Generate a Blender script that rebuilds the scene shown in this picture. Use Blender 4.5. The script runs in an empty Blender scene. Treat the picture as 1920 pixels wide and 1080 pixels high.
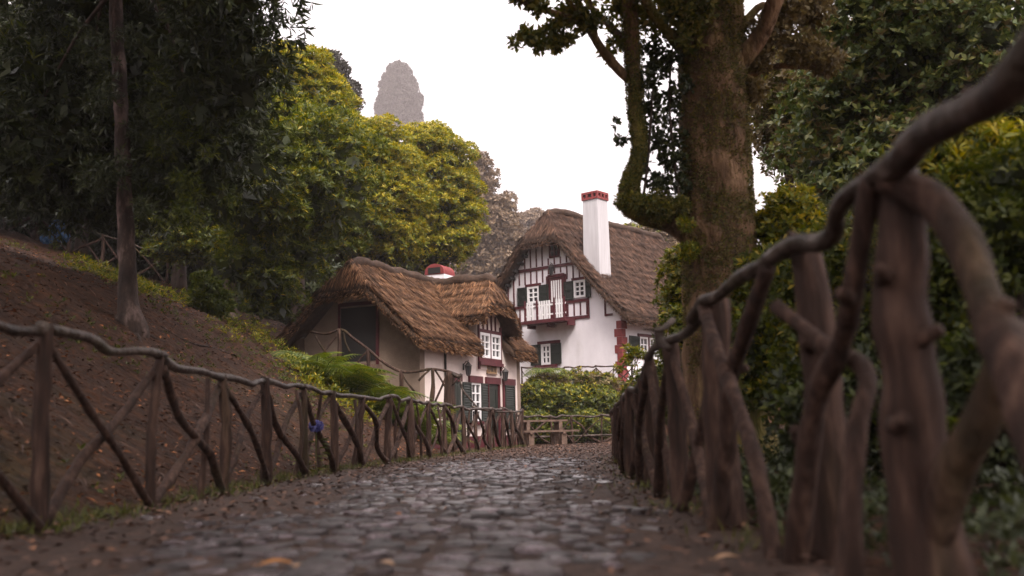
import bpy, bmesh, math, random
import numpy as np
from mathutils import Vector, Matrix, noise as mnoise

random.seed(7)
RNG = np.random.default_rng(11)
SC = bpy.context.scene
COL = SC.collection
rad = math.radians

# ------------------------------------------------------------------ camera
CAM_Z, F_PX = 0.55, 1867.0
PITCH, ROLL = math.atan(265.0 / F_PX), rad(-1.2)
cam_d = bpy.data.cameras.new('camera')
cam_d.sensor_width = 36.0
cam_d.lens = 36.0 * F_PX / 1920.0
cam_d.clip_start, cam_d.clip_end = 0.05, 5000.0
cam_d.dof.use_dof = True
cam_d.dof.focus_distance = 34.0
cam_d.dof.aperture_fstop = 1.35
cam = bpy.data.objects.new('camera', cam_d)
CAM_R = Matrix.Rotation(rad(90) + PITCH, 3, 'X') @ Matrix.Rotation(ROLL, 3, 'Z')
cam.matrix_world = Matrix.Translation((0, 0, CAM_Z)) @ CAM_R.to_4x4()
COL.objects.link(cam)
SC.camera = cam

# ------------------------------------------------------------------ sky and sun (overcast, misty)
SUN_EL, SUN_AZ = rad(48), rad(162)        # azimuth measured from +Y towards +X
world = bpy.data.worlds.new('World')
SC.world = world
world.use_nodes = True
wn, wl = world.node_tree.nodes, world.node_tree.links
wn.clear()
w_out = wn.new('ShaderNodeOutputWorld')
w_bg = wn.new('ShaderNodeBackground')
w_mix = wn.new('ShaderNodeMix')
w_mix.data_type = 'RGBA'
w_sky = wn.new('ShaderNodeTexSky')
w_sky.sky_type = 'NISHITA'
w_sky.sun_disc = False
w_sky.sun_elevation, w_sky.sun_rotation = SUN_EL, SUN_AZ
w_sky.air_density, w_sky.dust_density = 1.5, 6.0
w_mix.inputs[0].default_value = 0.90
# even cloud cover: an overcast sky is three times as bright overhead as at the horizon
w_tc = wn.new('ShaderNodeTexCoord'); w_xyz = wn.new('ShaderNodeSeparateXYZ')
w_mr = wn.new('ShaderNodeMapRange')
w_mr.inputs['From Min'].default_value, w_mr.inputs['From Max'].default_value = 0.0, 1.0
w_mr.inputs['To Min'].default_value, w_mr.inputs['To Max'].default_value = 0.3333, 1.0
w_col = wn.new('ShaderNodeMix'); w_col.data_type = 'RGBA'; w_col.blend_type = 'MULTIPLY'; w_col.inputs[0].default_value = 1.0
w_col.inputs[6].default_value = (13.0, 11.85, 11.95, 1)
wl.new(w_tc.outputs['Generated'], w_xyz.inputs[0])
wl.new(w_xyz.outputs['Z'], w_mr.inputs['Value'])
wl.new(w_mr.outputs[0], w_col.inputs[7])
wl.new(w_col.outputs[2], w_mix.inputs[7])
wl.new(w_sky.outputs[0], w_mix.inputs[6])
wl.new(w_mix.outputs[2], w_bg.inputs[0])
w_bg.inputs[1].default_value = 0.1
wl.new(w_bg.outputs[0], w_out.inputs[0])

sun_d = bpy.data.lights.new('sun', 'SUN')
sun_d.energy, sun_d.angle, sun_d.color = 1.5, rad(20), (1.0, 0.93, 0.86)
sun = bpy.data.objects.new('sun', sun_d)
sdir = Vector((math.sin(SUN_AZ) * math.cos(SUN_EL), math.cos(SUN_AZ) * math.cos(SUN_EL), math.sin(SUN_EL)))
sun.rotation_euler = sdir.to_track_quat('Z', 'Y').to_euler()
COL.objects.link(sun)

vs = SC.view_settings
vs.view_transform, vs.look, vs.gamma, vs.exposure = 'Standard', 'None', 1.0, 1.55
vs.use_curve_mapping = False
SC.cycles.use_denoising = True
SC.cycles.max_bounces = 6
SC.cycles.diffuse_bounces = 3
SC.cycles.glossy_bounces = 2
SC.cycles.transmission_bounces = 4
SC.cycles.transparent_max_bounces = 4
SC.cycles.volume_bounces = 0

# ------------------------------------------------------------------ helpers: places
def ray(px, py):
    v = CAM_R @ Vector(((px - 960.0) / F_PX, -(py - 540.0) / F_PX, -1.0))
    return v

def at(px, py, Y):
    v = ray(px, py)
    k = Y / v.y
    return Vector((v.x * k, Y, CAM_Z + v.z * k))

def interp(x, pts):
    return np.interp(x, [p[0] for p in pts], [p[1] for p in pts])

LEFT_FENCE = [(-6, -3.05), (5, -2.95), (9, -2.85), (13, -2.8), (16, -2.5), (21, -1.75), (25.5, -0.9), (32, 0.22)]
RIGHT_FENCE = [(-6, 1.5), (2.0, 1.32), (3.2, 1.25), (5.4, 1.08), (8.9, 1.18), (13.5, 1.45), (18.7, 1.85)]
FOOT = [(-60, -3.6), (0, -3.3), (9, -3.05), (13, -3.0), (16, -2.7), (21, -2.1), (25.5, -1.75), (28.5, -2.6), (30.2, -3.0),
        (37.2, 0.1), (39, -0.2), (44, -1.0), (60, -2.0), (420, -6)]

def sstep(t):
    t = np.clip(t, 0, 1)
    return t * t * (3 - 2 * t)

def wob(x, y, s=1.0):
    return (np.sin(x * 1.3 * s + 0.7 * np.sin(y * 0.9 * s)) + np.sin(y * 1.7 * s + 1.1 * np.sin(x * 1.1 * s + 2.0))
            + 0.5 * np.sin(x * 3.1 * s + y * 2.3 * s) + 0.5 * np.sin(x * 2.7 * s - y * 3.7 * s + 1.0)) / 3.0

def height(x, y):
    x = np.asarray(x, float); y = np.asarray(y, float)
    L = np.maximum(0, interp(y, FOOT) - x)
    hl = 0.68 * np.minimum(L, 5) + 0.36 * np.clip(L - 5, 0, 22) + 0.15 * np.maximum(L - 27, 0)
    hl = hl - 0.25 * (1 - np.exp(-L * 1.2)) * 0.5
    hl = np.maximum(hl, 0) + 0.15 * wob(x, y, 1.0) * np.clip(L / 2.0, 0, 1) + 0.05 * wob(x, y, 4.3) * np.clip(L, 0, 1)
    terr = 2.45 * sstep((y - 38.7 - 0.25 * wob(x, y, .5)) / 2.6) * sstep((x + 3.0) / 2.0)
    back = (0.27 - 0.15 * sstep((x + 45) / 50)) * np.maximum(y - 62, 0) * sstep((y - 55) / 40)
    R = np.maximum(0, x - interp(y, RIGHT_FENCE) - 0.3)
    hr = (0.05 * np.minimum(R, 6) + 0.14 * np.maximum(R - 6, 0)) * (y < 36) + 0.05 * wob(x, y, 1.6) * np.clip(R, 0, 1) * (y < 36)
    hr = np.minimum(hr, 12)
    return np.maximum(np.maximum(hl, terr), np.maximum(back, hr)) - 0.03

def hz(x, y):
    return float(height(x, y))

def ground_hit(px, py, y0=4.0, y1=120.0):
    Y = y0
    while Y < y1:
        p = at(px, py, Y)
        if p.z <= hz(p.x, p.y):
            return p
        Y += 0.05
    return at(px, py, y1)

# ------------------------------------------------------------------ helpers: objects
def tag(o, label=None, cat=None, group=None, kind=None):
    if label: o['label'] = label
    if cat: o['category'] = cat
    if group: o['group'] = group
    if kind: o['kind'] = kind
    return o

def empty(name, loc=(0, 0, 0), rz=0.0, label=None, cat=None, group=None):
    o = bpy.data.objects.new(name, None)
    o.empty_display_size = 0.2
    COL.objects.link(o)
    o.location = loc
    o.rotation_euler = (0, 0, rz)
    return tag(o, label, cat, group)

def link(name, me, parent=None):
    o = bpy.data.objects.new(name, me)
    COL.objects.link(o)
    if parent is not None:
        o.parent = parent
    return o

def np_mesh(name, V, Fq, mat, smooth=False):
    """V (n,3); Fq (m,k) index array with k = 3 or 4"""
    V = np.ascontiguousarray(V, np.float32); Fq = np.ascontiguousarray(Fq, np.int32)
    me = bpy.data.meshes.new(name)
    m, k = Fq.shape
    me.vertices.add(len(V)); me.vertices.foreach_set('co', V.ravel())
    me.loops.add(m * k); me.loops.foreach_set('vertex_index', Fq.ravel())
    me.polygons.add(m)
    me.polygons.foreach_set('loop_start', np.arange(0, m * k, k, dtype=np.int32))
    me.polygons.foreach_set('loop_total', np.full(m, k, np.int32))
    if smooth:
        me.polygons.foreach_set('use_smooth', np.ones(m, bool))
    me.update(calc_edges=True)
    if mat is not None:
        me.materials.append(mat)
    return me

class MB:
    def __init__(s):
        s.v, s.f = [], []
    def add(s, V, F):
        n = len(s.v)
        s.v += [tuple(p) for p in V]
        s.f += [tuple(i + n for i in f) for f in F]
        return s
    def box(s, a, b, bev=0.0):
        (x0, y0, z0), (x1, y1, z1) = a, b
        x0, x1 = min(x0, x1), max(x0, x1); y0, y1 = min(y0, y1), max(y0, y1); z0, z1 = min(z0, z1), max(z0, z1)
        V = [(x0, y0, z0), (x1, y0, z0), (x1, y1, z0), (x0, y1, z0), (x0, y0, z1), (x1, y0, z1), (x1, y1, z1), (x0, y1, z1)]
        F = [(3, 2, 1, 0), (4, 5, 6, 7), (0, 1, 5, 4), (1, 2, 6, 5), (2, 3, 7, 6), (3, 0, 4, 7)]
        return s.add(V, F)
    def prism(s, poly, h0, h1, fn):
        n = len(poly)
        V = [fn(p[0], p[1], h0) for p in poly] + [fn(p[0], p[1], h1) for p in poly]
        F = [tuple(range(n))[::-1], tuple(range(n, 2 * n))] + [(i, (i + 1) % n, n + (i + 1) % n, n + i) for i in range(n)]
        return s.add(V, F)
    def mesh(s, name, mat, smooth=False, fix=True):
        me = bpy.data.meshes.new(name)
        me.from_pydata(s.v, [], s.f)
        if fix:
            bm = bmesh.new(); bm.from_mesh(me)
            bmesh.ops.recalc_face_normals(bm, faces=bm.faces)
            bm.to_mesh(me); bm.free()
        if mat is not None:
            me.materials.append(mat)
        if smooth:
            for p in me.polygons: p.use_smooth = True
        return me
    def build(s, name, mat, parent=None, smooth=False):
        return link(name, s.mesh(name, mat, smooth), parent)

def catmull(pts, n):
    P = np.asarray(pts, float)
    if len(P) == 2:
        t = np.linspace(0, 1, n + 1)[:, None]
        return P[0] * (1 - t) + P[1] * t
    Q = np.vstack([2 * P[0] - P[1], P, 2 * P[-1] - P[-2]])
    out = []
    for i in range(len(P) - 1):
        a, b, c, d = Q[i], Q[i + 1], Q[i + 2], Q[i + 3]
        for j in range(n):
            t = j / n
            out.append(0.5 * ((2 * b) + (-a + c) * t + (2 * a - 5 * b + 4 * c - d) * t * t + (-a + 3 * b - 3 * c + d) * t ** 3))
    out.append(P[-1])
    return np.array(out)

def tube(pts, radii, seg=8, sub=4, lump=0.12, seed=0, freq=3.0, flat=1.0):
    """lumpy tapered branch through pts; returns verts, quad faces and end caps"""
    pts = [tuple(p) for p in pts]
    C = catmull(pts, sub)
    r = np.interp(np.linspace(0, 1, len(C)), np.linspace(0, 1, len(radii)), radii)
    T = np.gradient(C, axis=0)
    T /= np.linalg.norm(T, axis=1)[:, None] + 1e-9
    up = np.array([0.0, 0, 1]) if abs(T[0][2]) < 0.9 else np.array([1.0, 0, 0])
    N = np.cross(T[0], up); N /= np.linalg.norm(N)
    V = []
    for i in range(len(C)):
        N = N - T[i] * np.dot(N, T[i]); N /= np.linalg.norm(N) + 1e-9
        B = np.cross(T[i], N)
        for k in range(seg):
            a = 2 * math.pi * k / seg
            d = N * math.cos(a) + B * math.sin(a) * flat
            p = C[i] + d * r[i]
            nz = mnoise.noise(Vector((p[0] * freq + seed * 3.7, p[1] * freq + seed * 1.3, p[2] * freq)))
            V.append(C[i] + d * r[i] * (1 + lump * 2 * nz))
    F = []
    for i in range(len(C) - 1):
        for k in range(seg):
            a, b = i * seg + k, i * seg + (k + 1) % seg
            F.append((a, b, b + seg, a + seg))
    n = len(V)
    V += [C[0], C[-1]]
    for k in range(seg):
        F.append(((k + 1) % seg, k, n))
        e = (len(C) - 1) * seg
        F.append((e + k, e + (k + 1) % seg, n + 1))
    return V, F

def branch(name, pts, radii, mat, parent=None, seg=8, sub=4, lump=0.12, seed=None, freq=3.0, flat=1.0):
    V, F = tube(pts, radii, seg, sub, lump, random.random() * 50 if seed is None else seed, freq, flat)
    me = bpy.data.meshes.new(name)
    me.from_pydata([tuple(v) for v in V], [], F)
    me.polygons.foreach_set('use_smooth', np.ones(len(me.polygons), bool))
    me.materials.append(mat)
    return link(name, me, parent)

# ------------------------------------------------------------------ materials
def new_mat(name):
    m = bpy.data.materials.new(name)
    m.use_nodes = True
    n, l = m.node_tree.nodes, m.node_tree.links
    return m, n, l, n['Principled BSDF']

def ramp(n, stops):
    r = n.new('ShaderNodeValToRGB')
    e = r.color_ramp.elements
    while len(e) > 1: e.remove(e[-1])
    e[0].position, e[0].color = stops[0][0], (*stops[0][1], 1)
    for p, c in stops[1:]:
        x = e.new(p); x.color = (*c, 1)
    return r

def noise_mat(name, stops, scale=6.0, detail=6.0, rough=0.85, bump=0.3, bscale=None, stretch=(1, 1, 1), spec=0.3, bdist=0.02,
              stops2=None, scale2=1.0, fac2=(0.45, 0.62)):
    m, n, l, b = new_mat(name)
    tc = n.new('ShaderNodeTexCoord'); mp = n.new('ShaderNodeMapping')
    mp.inputs['Scale'].default_value = stretch
    l.new(tc.outputs['Object'], mp.inputs[0])
    nz = n.new('ShaderNodeTexNoise'); nz.inputs['Scale'].default_value = scale; nz.inputs['Detail'].default_value = detail
    nz.inputs['Roughness'].default_value = 0.65
    l.new(mp.outputs[0], nz.inputs['Vector'])
    cr = ramp(n, stops); l.new(nz.outputs['Fac'], cr.inputs[0])
    colour = cr.outputs[0]
    if stops2:
        n2 = n.new('ShaderNodeTexNoise'); n2.inputs['Scale'].default_value = scale2; n2.inputs['Detail'].default_value = 5
        l.new(mp.outputs[0], n2.inputs['Vector'])
        f2 = ramp(n, [(fac2[0], (0, 0, 0)), (fac2[1], (1, 1, 1))]); l.new(n2.outputs['Fac'], f2.inputs[0])
        c2 = ramp(n, stops2); l.new(nz.outputs['Fac'], c2.inputs[0])
        mx = n.new('ShaderNodeMix'); mx.data_type = 'RGBA'
        l.new(f2.outputs[0], mx.inputs[0]); l.new(colour, mx.inputs[6]); l.new(c2.outputs[0], mx.inputs[7])
        colour = mx.outputs[2]
    l.new(colour, b.inputs['Base Color'])
    b.inputs['Roughness'].default_value = rough
    b.inputs['Specular IOR Level'].default_value = spec
    if bump:
        nb = n.new('ShaderNodeTexNoise'); nb.inputs['Scale'].default_value = bscale or scale * 3; nb.inputs['Detail'].default_value = 6
        l.new(mp.outputs[0], nb.inputs['Vector'])
        bp = n.new('ShaderNodeBump'); bp.inputs['Strength'].default_value = bump; bp.inputs['Distance'].default_value = bdist
        l.new(nb.outputs['Fac'], bp.inputs['Height']); l.new(bp.outputs[0], b.inputs['Normal'])
    return m

def leaf_mat(name, stops, rough=0.5, trans=0.3, tcol=None, spec=0.4):
    """each leaf takes its own tint (random per island)"""
    m, n, l, b = new_mat(name)
    g = n.new('ShaderNodeNewGeometry')
    cr = ramp(n, stops); l.new(g.outputs['Random Per Island'], cr.inputs[0])
    l.new(cr.outputs[0], b.inputs['Base Color'])
    b.inputs['Roughness'].default_value = rough
    b.inputs['Specular IOR Level'].default_value = spec
    if trans:
        t = n.new('ShaderNodeBsdfTranslucent')
        hs = n.new('ShaderNodeHueSaturation'); hs.inputs['Saturation'].default_value = 1.15; hs.inputs['Value'].default_value = 1.4
        l.new(cr.outputs[0], hs.inputs['Color']); l.new(hs.outputs[0], t.inputs[0])
        mx = n.new('ShaderNodeMixShader'); mx.inputs[0].default_value = trans
        l.new(b.outputs[0], mx.inputs[1]); l.new(t.outputs[0], mx.inputs[2])
        l.new(mx.outputs[0], n['Material Output'].inputs[0])
    return m

def straw_mat(name, stops):
    m = leaf_mat(name, stops, rough=.8, trans=0, spec=.2)
    n, l = m.node_tree.nodes, m.node_tree.links
    b = n['Principled BSDF']
    src = b.inputs['Base Color'].links[0].from_socket
    tc = n.new('ShaderNodeTexCoord')
    nz = n.new('ShaderNodeTexNoise'); nz.inputs['Scale'].default_value = 2.6; nz.inputs['Detail'].default_value = 7; nz.inputs['Roughness'].default_value = .7
    l.new(tc.outputs['Object'], nz.inputs['Vector'])
    cr = ramp(n, [(.34, (.38, .36, .36)), (.5, (.95, .93, .92)), (.66, (1.6, 1.5, 1.42))]); l.new(nz.outputs['Fac'], cr.inputs[0])
    mx = n.new('ShaderNodeMix'); mx.data_type = 'RGBA'; mx.blend_type = 'MULTIPLY'; mx.inputs[0].default_value = 1
    l.new(src, mx.inputs[6]); l.new(cr.outputs[0], mx.inputs[7]); l.new(mx.outputs[2], b.inputs['Base Color'])
    return m

def plain_mat(name, col, rough=0.6, spec=0.3, var=0.12, scale=8, metallic=0.0, bump=0.15):
    c0 = tuple(c * (1 - var) for c in col); c1 = tuple(min(1, c * (1 + var)) for c in col)
    m = noise_mat(name, [(0.3, c0), (0.7, c1)], scale=scale, rough=rough, spec=spec, bump=bump)
    m.node_tree.nodes['Principled BSDF'].inputs['Metallic'].default_value = metallic
    return m

def cobble_mat():
    m = noise_mat('cobble', [(0.3, (.022, .016, .016)), (0.5, (.072, .054, .055)), (0.7, (.2, .163, .172))], scale=3.2, rough=.34, spec=.6, bump=.6, bscale=18, bdist=.02)
    n, l = m.node_tree.nodes, m.node_tree.links
    b = n['Principled BSDF']
    src = b.inputs['Base Color'].links[0].from_socket
    oi = n.new('ShaderNodeObjectInfo'); g = n.new('ShaderNodeNewGeometry')
    ad = n.new('ShaderNodeMath'); ad.operation = 'ADD'; l.new(oi.outputs['Random'], ad.inputs[0]); l.new(g.outputs['Random Per Island'], ad.inputs[1])
    fr = n.new('ShaderNodeMath'); fr.operation = 'FRACT'; l.new(ad.outputs[0], fr.inputs[0])
    cr = ramp(n, [(0, (.28, .22, .2)), (.5, (.6, .53, .52)), (.8, (1, .95, .97)), (1, (1.5, 1.42, 1.48))]); l.new(fr.outputs[0], cr.inputs[0])
    mx = n.new('ShaderNodeMix'); mx.data_type = 'RGBA'; mx.blend_type = 'MULTIPLY'; mx.inputs[0].default_value = 1
    l.new(src, mx.inputs[6]); l.new(cr.outputs[0], mx.inputs[7]); l.new(mx.outputs[2], b.inputs['Base Color'])
    rr = ramp(n, [(0, (.5, .5, .5)), (.5, (.3, .3, .3)), (1, (.17, .17, .17))]); l.new(fr.outputs[0], rr.inputs[0]); l.new(rr.outputs[0], b.inputs['Roughness'])
    return m
def glass_mat():
    m, n, l, b = new_mat('glass')
    b.inputs['Base Color'].default_value = (.03, .03, .034, 1)
    b.inputs['Roughness'].default_value = .08
    b.inputs['Specular IOR Level'].default_value = .6
    return m
M = {}
M['fence_wood'] = noise_mat('fence_wood', [(0.28, (0.01218, 0.006224, 0.004226)), (0.5, (0.03898, 0.01867, 0.01268)), (0.72, (0.1218, 0.06847, 0.04884))], scale=15,
                            stretch=(1, 1, .14), bump=1.0, bscale=30, bdist=.03, rough=.8, stops2=[(.3, (0.02193, 0.01867, 0.005635)), (.7, (0.07308, 0.05706, 0.01878))], scale2=1.6, fac2=(.58, .8))
M['rail_wood'] = noise_mat('rail_wood', [(0.3, (0.01458, 0.009036, 0.006791)), (0.52, (0.04374, 0.02712, 0.01985)), (0.74, (0.1823, 0.1413, 0.1202))], scale=8, bump=1.0, bscale=28, bdist=.02, rough=.5,
                           stops2=[(.3, (0.0243, 0.0226, 0.008359)), (.7, (0.0729, 0.06554, 0.02613))], scale2=1.3, fac2=(.6, .8))
M['oak_bark'] = noise_mat('oak_bark', [(0.3, (0.04617, 0.02828, 0.01562)), (0.5, (0.1785, 0.1044, 0.06024)), (0.72, (0.3989, 0.2502, 0.1472))], scale=6, stretch=(1, 1, .3), bump=1.0, bscale=12,
                          bdist=.10, rough=.9, stops2=[(.3, (0.07347, 0.07397, 0.01562)), (.7, (0.273, 0.2286, 0.04908))], scale2=1.1, fac2=(.47, .66))
M['dark_bark'] = noise_mat('dark_bark', [(0.3, (.035, .024, .02)), (0.6, (.09, .062, .05))], scale=5, stretch=(1, 1, .3), bump=.8, bscale=14, bdist=.04)
M['pale_bark'] = noise_mat('pale_bark', [(0.35, (.016, .010, .008)), (0.52, (.045, .028, .022)), (0.66, (.17, .115, .10))], scale=4, stretch=(1, 1, .4), bump=.9, bscale=14, bdist=.05)
M['soil'] = noise_mat('soil', [(0.25, (0.01232, 0.004841, 0.002193)), (0.5, (0.04189, 0.0163, 0.006945)), (0.75, (0.1109, 0.04283, 0.01681))], scale=5, detail=12, bump=1.0, bscale=10, bdist=.12, rough=.95,
                      stops2=[(.3, (0.01725, 0.0149, 0.003655)), (.7, (0.05544, 0.0419, 0.01023))], scale2=.35, fac2=(.56, .75))
M['path_soil'] = noise_mat('path_soil', [(0.25, (0.01728, 0.00855, 0.00546)), (0.5, (0.04536, 0.0234, 0.0156)), (0.75, (0.1026, 0.0567, 0.039))], scale=7, detail=10, bump=1.0, bscale=14, bdist=.05, rough=.75)
M['cobble'] = cobble_mat()
M['plaster'] = noise_mat('plaster', [(0.3, (.74, .695, .735)), (0.7, (.85, .805, .845))], scale=1.5, rough=.9, bump=.5, bscale=26, bdist=.02,
                         stops2=[(.3, (.48, .44, .43)), (.7, (.62, .58, .58))], scale2=.7, fac2=(.54, .78), stretch=(1, 1, .5))
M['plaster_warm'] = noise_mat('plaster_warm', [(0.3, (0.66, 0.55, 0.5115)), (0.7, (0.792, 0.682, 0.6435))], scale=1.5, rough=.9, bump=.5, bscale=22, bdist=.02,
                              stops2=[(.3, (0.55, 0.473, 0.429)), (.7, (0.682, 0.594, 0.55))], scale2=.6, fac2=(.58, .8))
M['plaster_shaded'] = noise_mat('plaster_shaded', [(0.3, (0.1951, 0.1404, 0.1093)), (0.7, (0.3098, 0.2288, 0.1805))], scale=1.5, rough=.9, bump=.5, bscale=22, bdist=.02)  # gable plaster made darker: the shade of the trees is in its colour
M['chimney_plaster'] = noise_mat('chimney_plaster', [(0.3, (0.4335, 0.4118, 0.4263)), (0.7, (0.5491, 0.5311, 0.5527))], scale=2.2, stretch=(3, 3, .25), rough=.9, bump=.3, bscale=20, bdist=.02)
M['red_paint'] = plain_mat('red_paint', (.08, .015, .02), .6, var=.35, scale=5)
M['red_brick'] = plain_mat('red_brick', (.21, .04, .04), .8, var=.25, scale=7)
M['green_paint'] = plain_mat('green_paint', (.017, .022, .018), .5, var=.2)
M['white_paint'] = plain_mat('white_paint', (.78, .76, .77), .5, var=.06)
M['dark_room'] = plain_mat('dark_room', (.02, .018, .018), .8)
M['iron'] = plain_mat('iron', (.03, .022, .02), .5, .5)
M['sign_wood'] = noise_mat('sign_wood', [(.3, (.20, .11, .05)), (.7, (.36, .22, .11))], scale=8, stretch=(.3, 1, 1), bump=.3)
M['table_wood'] = noise_mat('table_wood', [(.3, (.08, .05, .038)), (.7, (.2, .13, .10))], scale=8, bump=.4)
M['straw_base'] = noise_mat('straw_base', [(.3, (.022, .012, .008)), (.7, (.075, .042, .026))], scale=9, bump=.8, bscale=30)
M['straw'] = straw_mat('straw', [(0, (0.03542, 0.01608, 0.008127)), (.35, (0.1012, 0.04919, 0.02528)), (.75, (0.1872, 0.0946, 0.04786)), (1, (0.3238, 0.1797, 0.09486))])
M['straw_grey'] = straw_mat('straw_grey', [(0, (0.02419, 0.01172, 0.00735)), (.35, (0.06854, 0.03553, 0.02278)), (.75, (0.121, 0.06577, 0.04189)), (1, (0.1855, 0.1096, 0.0735))])
M['glass'] = glass_mat()
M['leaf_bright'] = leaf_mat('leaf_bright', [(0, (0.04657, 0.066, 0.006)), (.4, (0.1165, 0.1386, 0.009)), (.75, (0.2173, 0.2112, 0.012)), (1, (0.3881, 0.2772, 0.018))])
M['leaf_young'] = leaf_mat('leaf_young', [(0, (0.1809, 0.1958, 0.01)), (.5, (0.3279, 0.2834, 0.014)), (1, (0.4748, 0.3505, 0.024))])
M['leaf_mid'] = leaf_mat('leaf_mid', [(0, (0.02308, 0.03547, 0.0051)), (.5, (0.0577, 0.07567, 0.008015)), (1, (0.1228, 0.13, 0.01166))])
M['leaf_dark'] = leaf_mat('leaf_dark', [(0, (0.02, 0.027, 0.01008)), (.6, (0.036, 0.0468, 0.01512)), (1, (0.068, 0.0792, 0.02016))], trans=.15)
M['leaf_gloss'] = leaf_mat('leaf_gloss', [(0, (0.05832, 0.09, 0.02772)), (.6, (0.1166, 0.1519, 0.04158)), (1, (0.2754, 0.2671, 0.0693))], rough=.4, trans=.2)
M['leaf_brown'] = leaf_mat('leaf_brown', [(0, (0.075, 0.05625, 0.0275)), (.5, (0.1625, 0.1187, 0.0525)), (1, (0.275, 0.2125, 0.09375))])
M['leaf_oak'] = leaf_mat('leaf_oak', [(0, (0.05, 0.063, 0.0154)), (.5, (0.12, 0.126, 0.02772)), (1, (0.28, 0.225, 0.0539))], trans=.35)
M['leaf_far'] = leaf_mat('leaf_far', [(0, (.08, .056, .034)), (.5, (.17, .115, .07)), (1, (.27, .19, .115))], trans=.2)
M['leaf_mist'] = leaf_mat('leaf_mist', [(0, (0.024, 0.024, 0.018)), (.5, (0.048, 0.045, 0.033)), (1, (0.072, 0.066, 0.048))], trans=.1)
M['fern'] = leaf_mat('fern', [(0, (.05, .085, .01)), (.5, (.11, .15, .018)), (1, (.21, .21, .03))], trans=.3)
M['grass'] = leaf_mat('grass', [(0, (.035, .045, .01)), (.5, (.075, .085, .016)), (1, (.14, .13, .035))], trans=.25)
M['litter'] = leaf_mat('litter', [(0, (0.01656, 0.00715, 0.0034)), (.4, (0.0621, 0.0242, 0.0102)), (.75, (0.1518, 0.055, 0.01955)), (.93, (0.3726, 0.1265, 0.03825)), (1, (0.6348, 0.275, 0.1105))], trans=0, rough=.7)
M['path_litter'] = leaf_mat('path_litter', [(0, (0.027, 0.0135, 0.00936)), (.5, (0.0756, 0.0387, 0.02574)), (.9, (0.1512, 0.081, 0.0546)), (1, (0.2808, 0.126, 0.0624))], trans=0, rough=.7)
M['orange_leaf'] = plain_mat('orange_leaf', (.42, .17, .035), .6)
M['tan_leaf'] = plain_mat('tan_leaf', (.4, .24, .14), .6)
M['flower_blue'] = leaf_mat('flower_blue', [(0, (0.049, 0.049, 0.182)), (.5, (0.084, 0.0805, 0.28)), (1, (0.154, 0.154, 0.364))], trans=.2)
M['flower_sky'] = leaf_mat('flower_sky', [(0, (0.018, 0.0585, 0.144)), (.5, (0.0315, 0.09, 0.2025)), (1, (0.063, 0.135, 0.2475))], trans=.2)

# ------------------------------------------------------------------ leaves (numpy)
def unit(a):
    return a / (np.linalg.norm(a, axis=-1, keepdims=True) + 1e-9)

def rand_dirs(n):
    return unit(RNG.normal(size=(n, 3)))

def leaf_geo(P, D, N, ln, wd, droop=0.12):
    """one folded diamond for each leaf: base P, direction D, blade normal N"""
    D = unit(D); S = unit(np.cross(D, N)); N = np.cross(S, D)
    ln = np.broadcast_to(np.asarray(ln, float), (len(P),))[:, None]
    wd = np.broadcast_to(np.asarray(wd, float), (len(P),))[:, None]
    mid = P + D * ln * 0.45 + N * ln * 0.05
    tip = P + D * ln - N * ln * droop
    V = np.stack([P, mid + S * wd * .5, tip, mid - S * wd * .5], 1).reshape(-1, 3)
    F = np.arange(len(P) * 4).reshape(-1, 4)
    return V, F

def leaf_obj(name, P, D, N, ln, wd, mat, parent=None, droop=.12):
    V, F = leaf_geo(P, D, N, ln, wd, droop)
    return link(name, np_mesh(name, V, F, mat), parent)

def rosettes(C, A, k, ln, wd, spread=1.0):
    """k leaves radiating round axis A at each centre C"""
    n = len(C)
    A = unit(A)
    t = unit(np.cross(A, rand_dirs(n))); b = np.cross(A, t)
    ph = RNG.uniform(0, 2 * np.pi, (n, 1)) + np.arange(k)[None] * 2 * np.pi / k + RNG.normal(0, .25, (n, k))
    tilt = spread * RNG.uniform(.55, 1.25, (n, k))
    rd = t[:, None] * np.cos(ph)[..., None] + b[:, None] * np.sin(ph)[..., None]
    D = A[:, None] * np.cos(tilt)[..., None] + rd * np.sin(tilt)[..., None]
    N = A[:, None] * np.sin(tilt)[..., None] - rd * np.cos(tilt)[..., None]
    P = np.repeat(C[:, None], k, 1) + D * .01
    L = ln * RNG.uniform(.65, 1.25, (n, k))
    return P.reshape(-1, 3), D.reshape(-1, 3), N.reshape(-1, 3), L.ravel(), (L * wd).ravel()

def blob_shell(cs, rs, n, flat=1.0, up=0.0, inner=0.35):
    """n points spread over a set of clump ellipsoids, mostly near their skin, with outward normals"""
    cs = np.asarray(cs, float); rs = np.asarray(rs, float)
    if rs.ndim == 1: rs = np.stack([rs, rs, rs * flat], 1)
    w = (rs.prod(1)) ** (2 / 3); w /= w.sum()
    i = RNG.choice(len(cs), n, p=w)
    d = rand_dirs(n)
    if up:
        d[:, 2] = np.where((d[:, 2] < 0) & (RNG.random(n) < up), -d[:, 2], d[:, 2])
    r = 1 - inner * RNG.random(n) ** 2
    P = cs[i] + d * rs[i] * r[:, None]
    return P, unit(d / rs[i]), i

def clumps_on(c, r, n, size, inset=.85, zmin=-1.0, jitter=.1):
    """clump centres spread evenly over an ellipsoid envelope"""
    k = np.arange(n) + .5
    phi = np.arccos(1 - 2 * k / n); th = np.pi * (1 + 5 ** .5) * k + RNG.uniform(0, 6)
    d = np.stack([np.cos(th) * np.sin(phi), np.sin(th) * np.sin(phi), np.cos(phi)], 1)
    d = unit(d + RNG.normal(0, jitter, d.shape))
    d = d[d[:, 2] > zmin]
    P = np.asarray(c) + d * np.asarray(r) * (inset + RNG.normal(0, .05, (len(d), 1)))
    return P, size * RNG.uniform(.7, 1.3, len(P))

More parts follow.
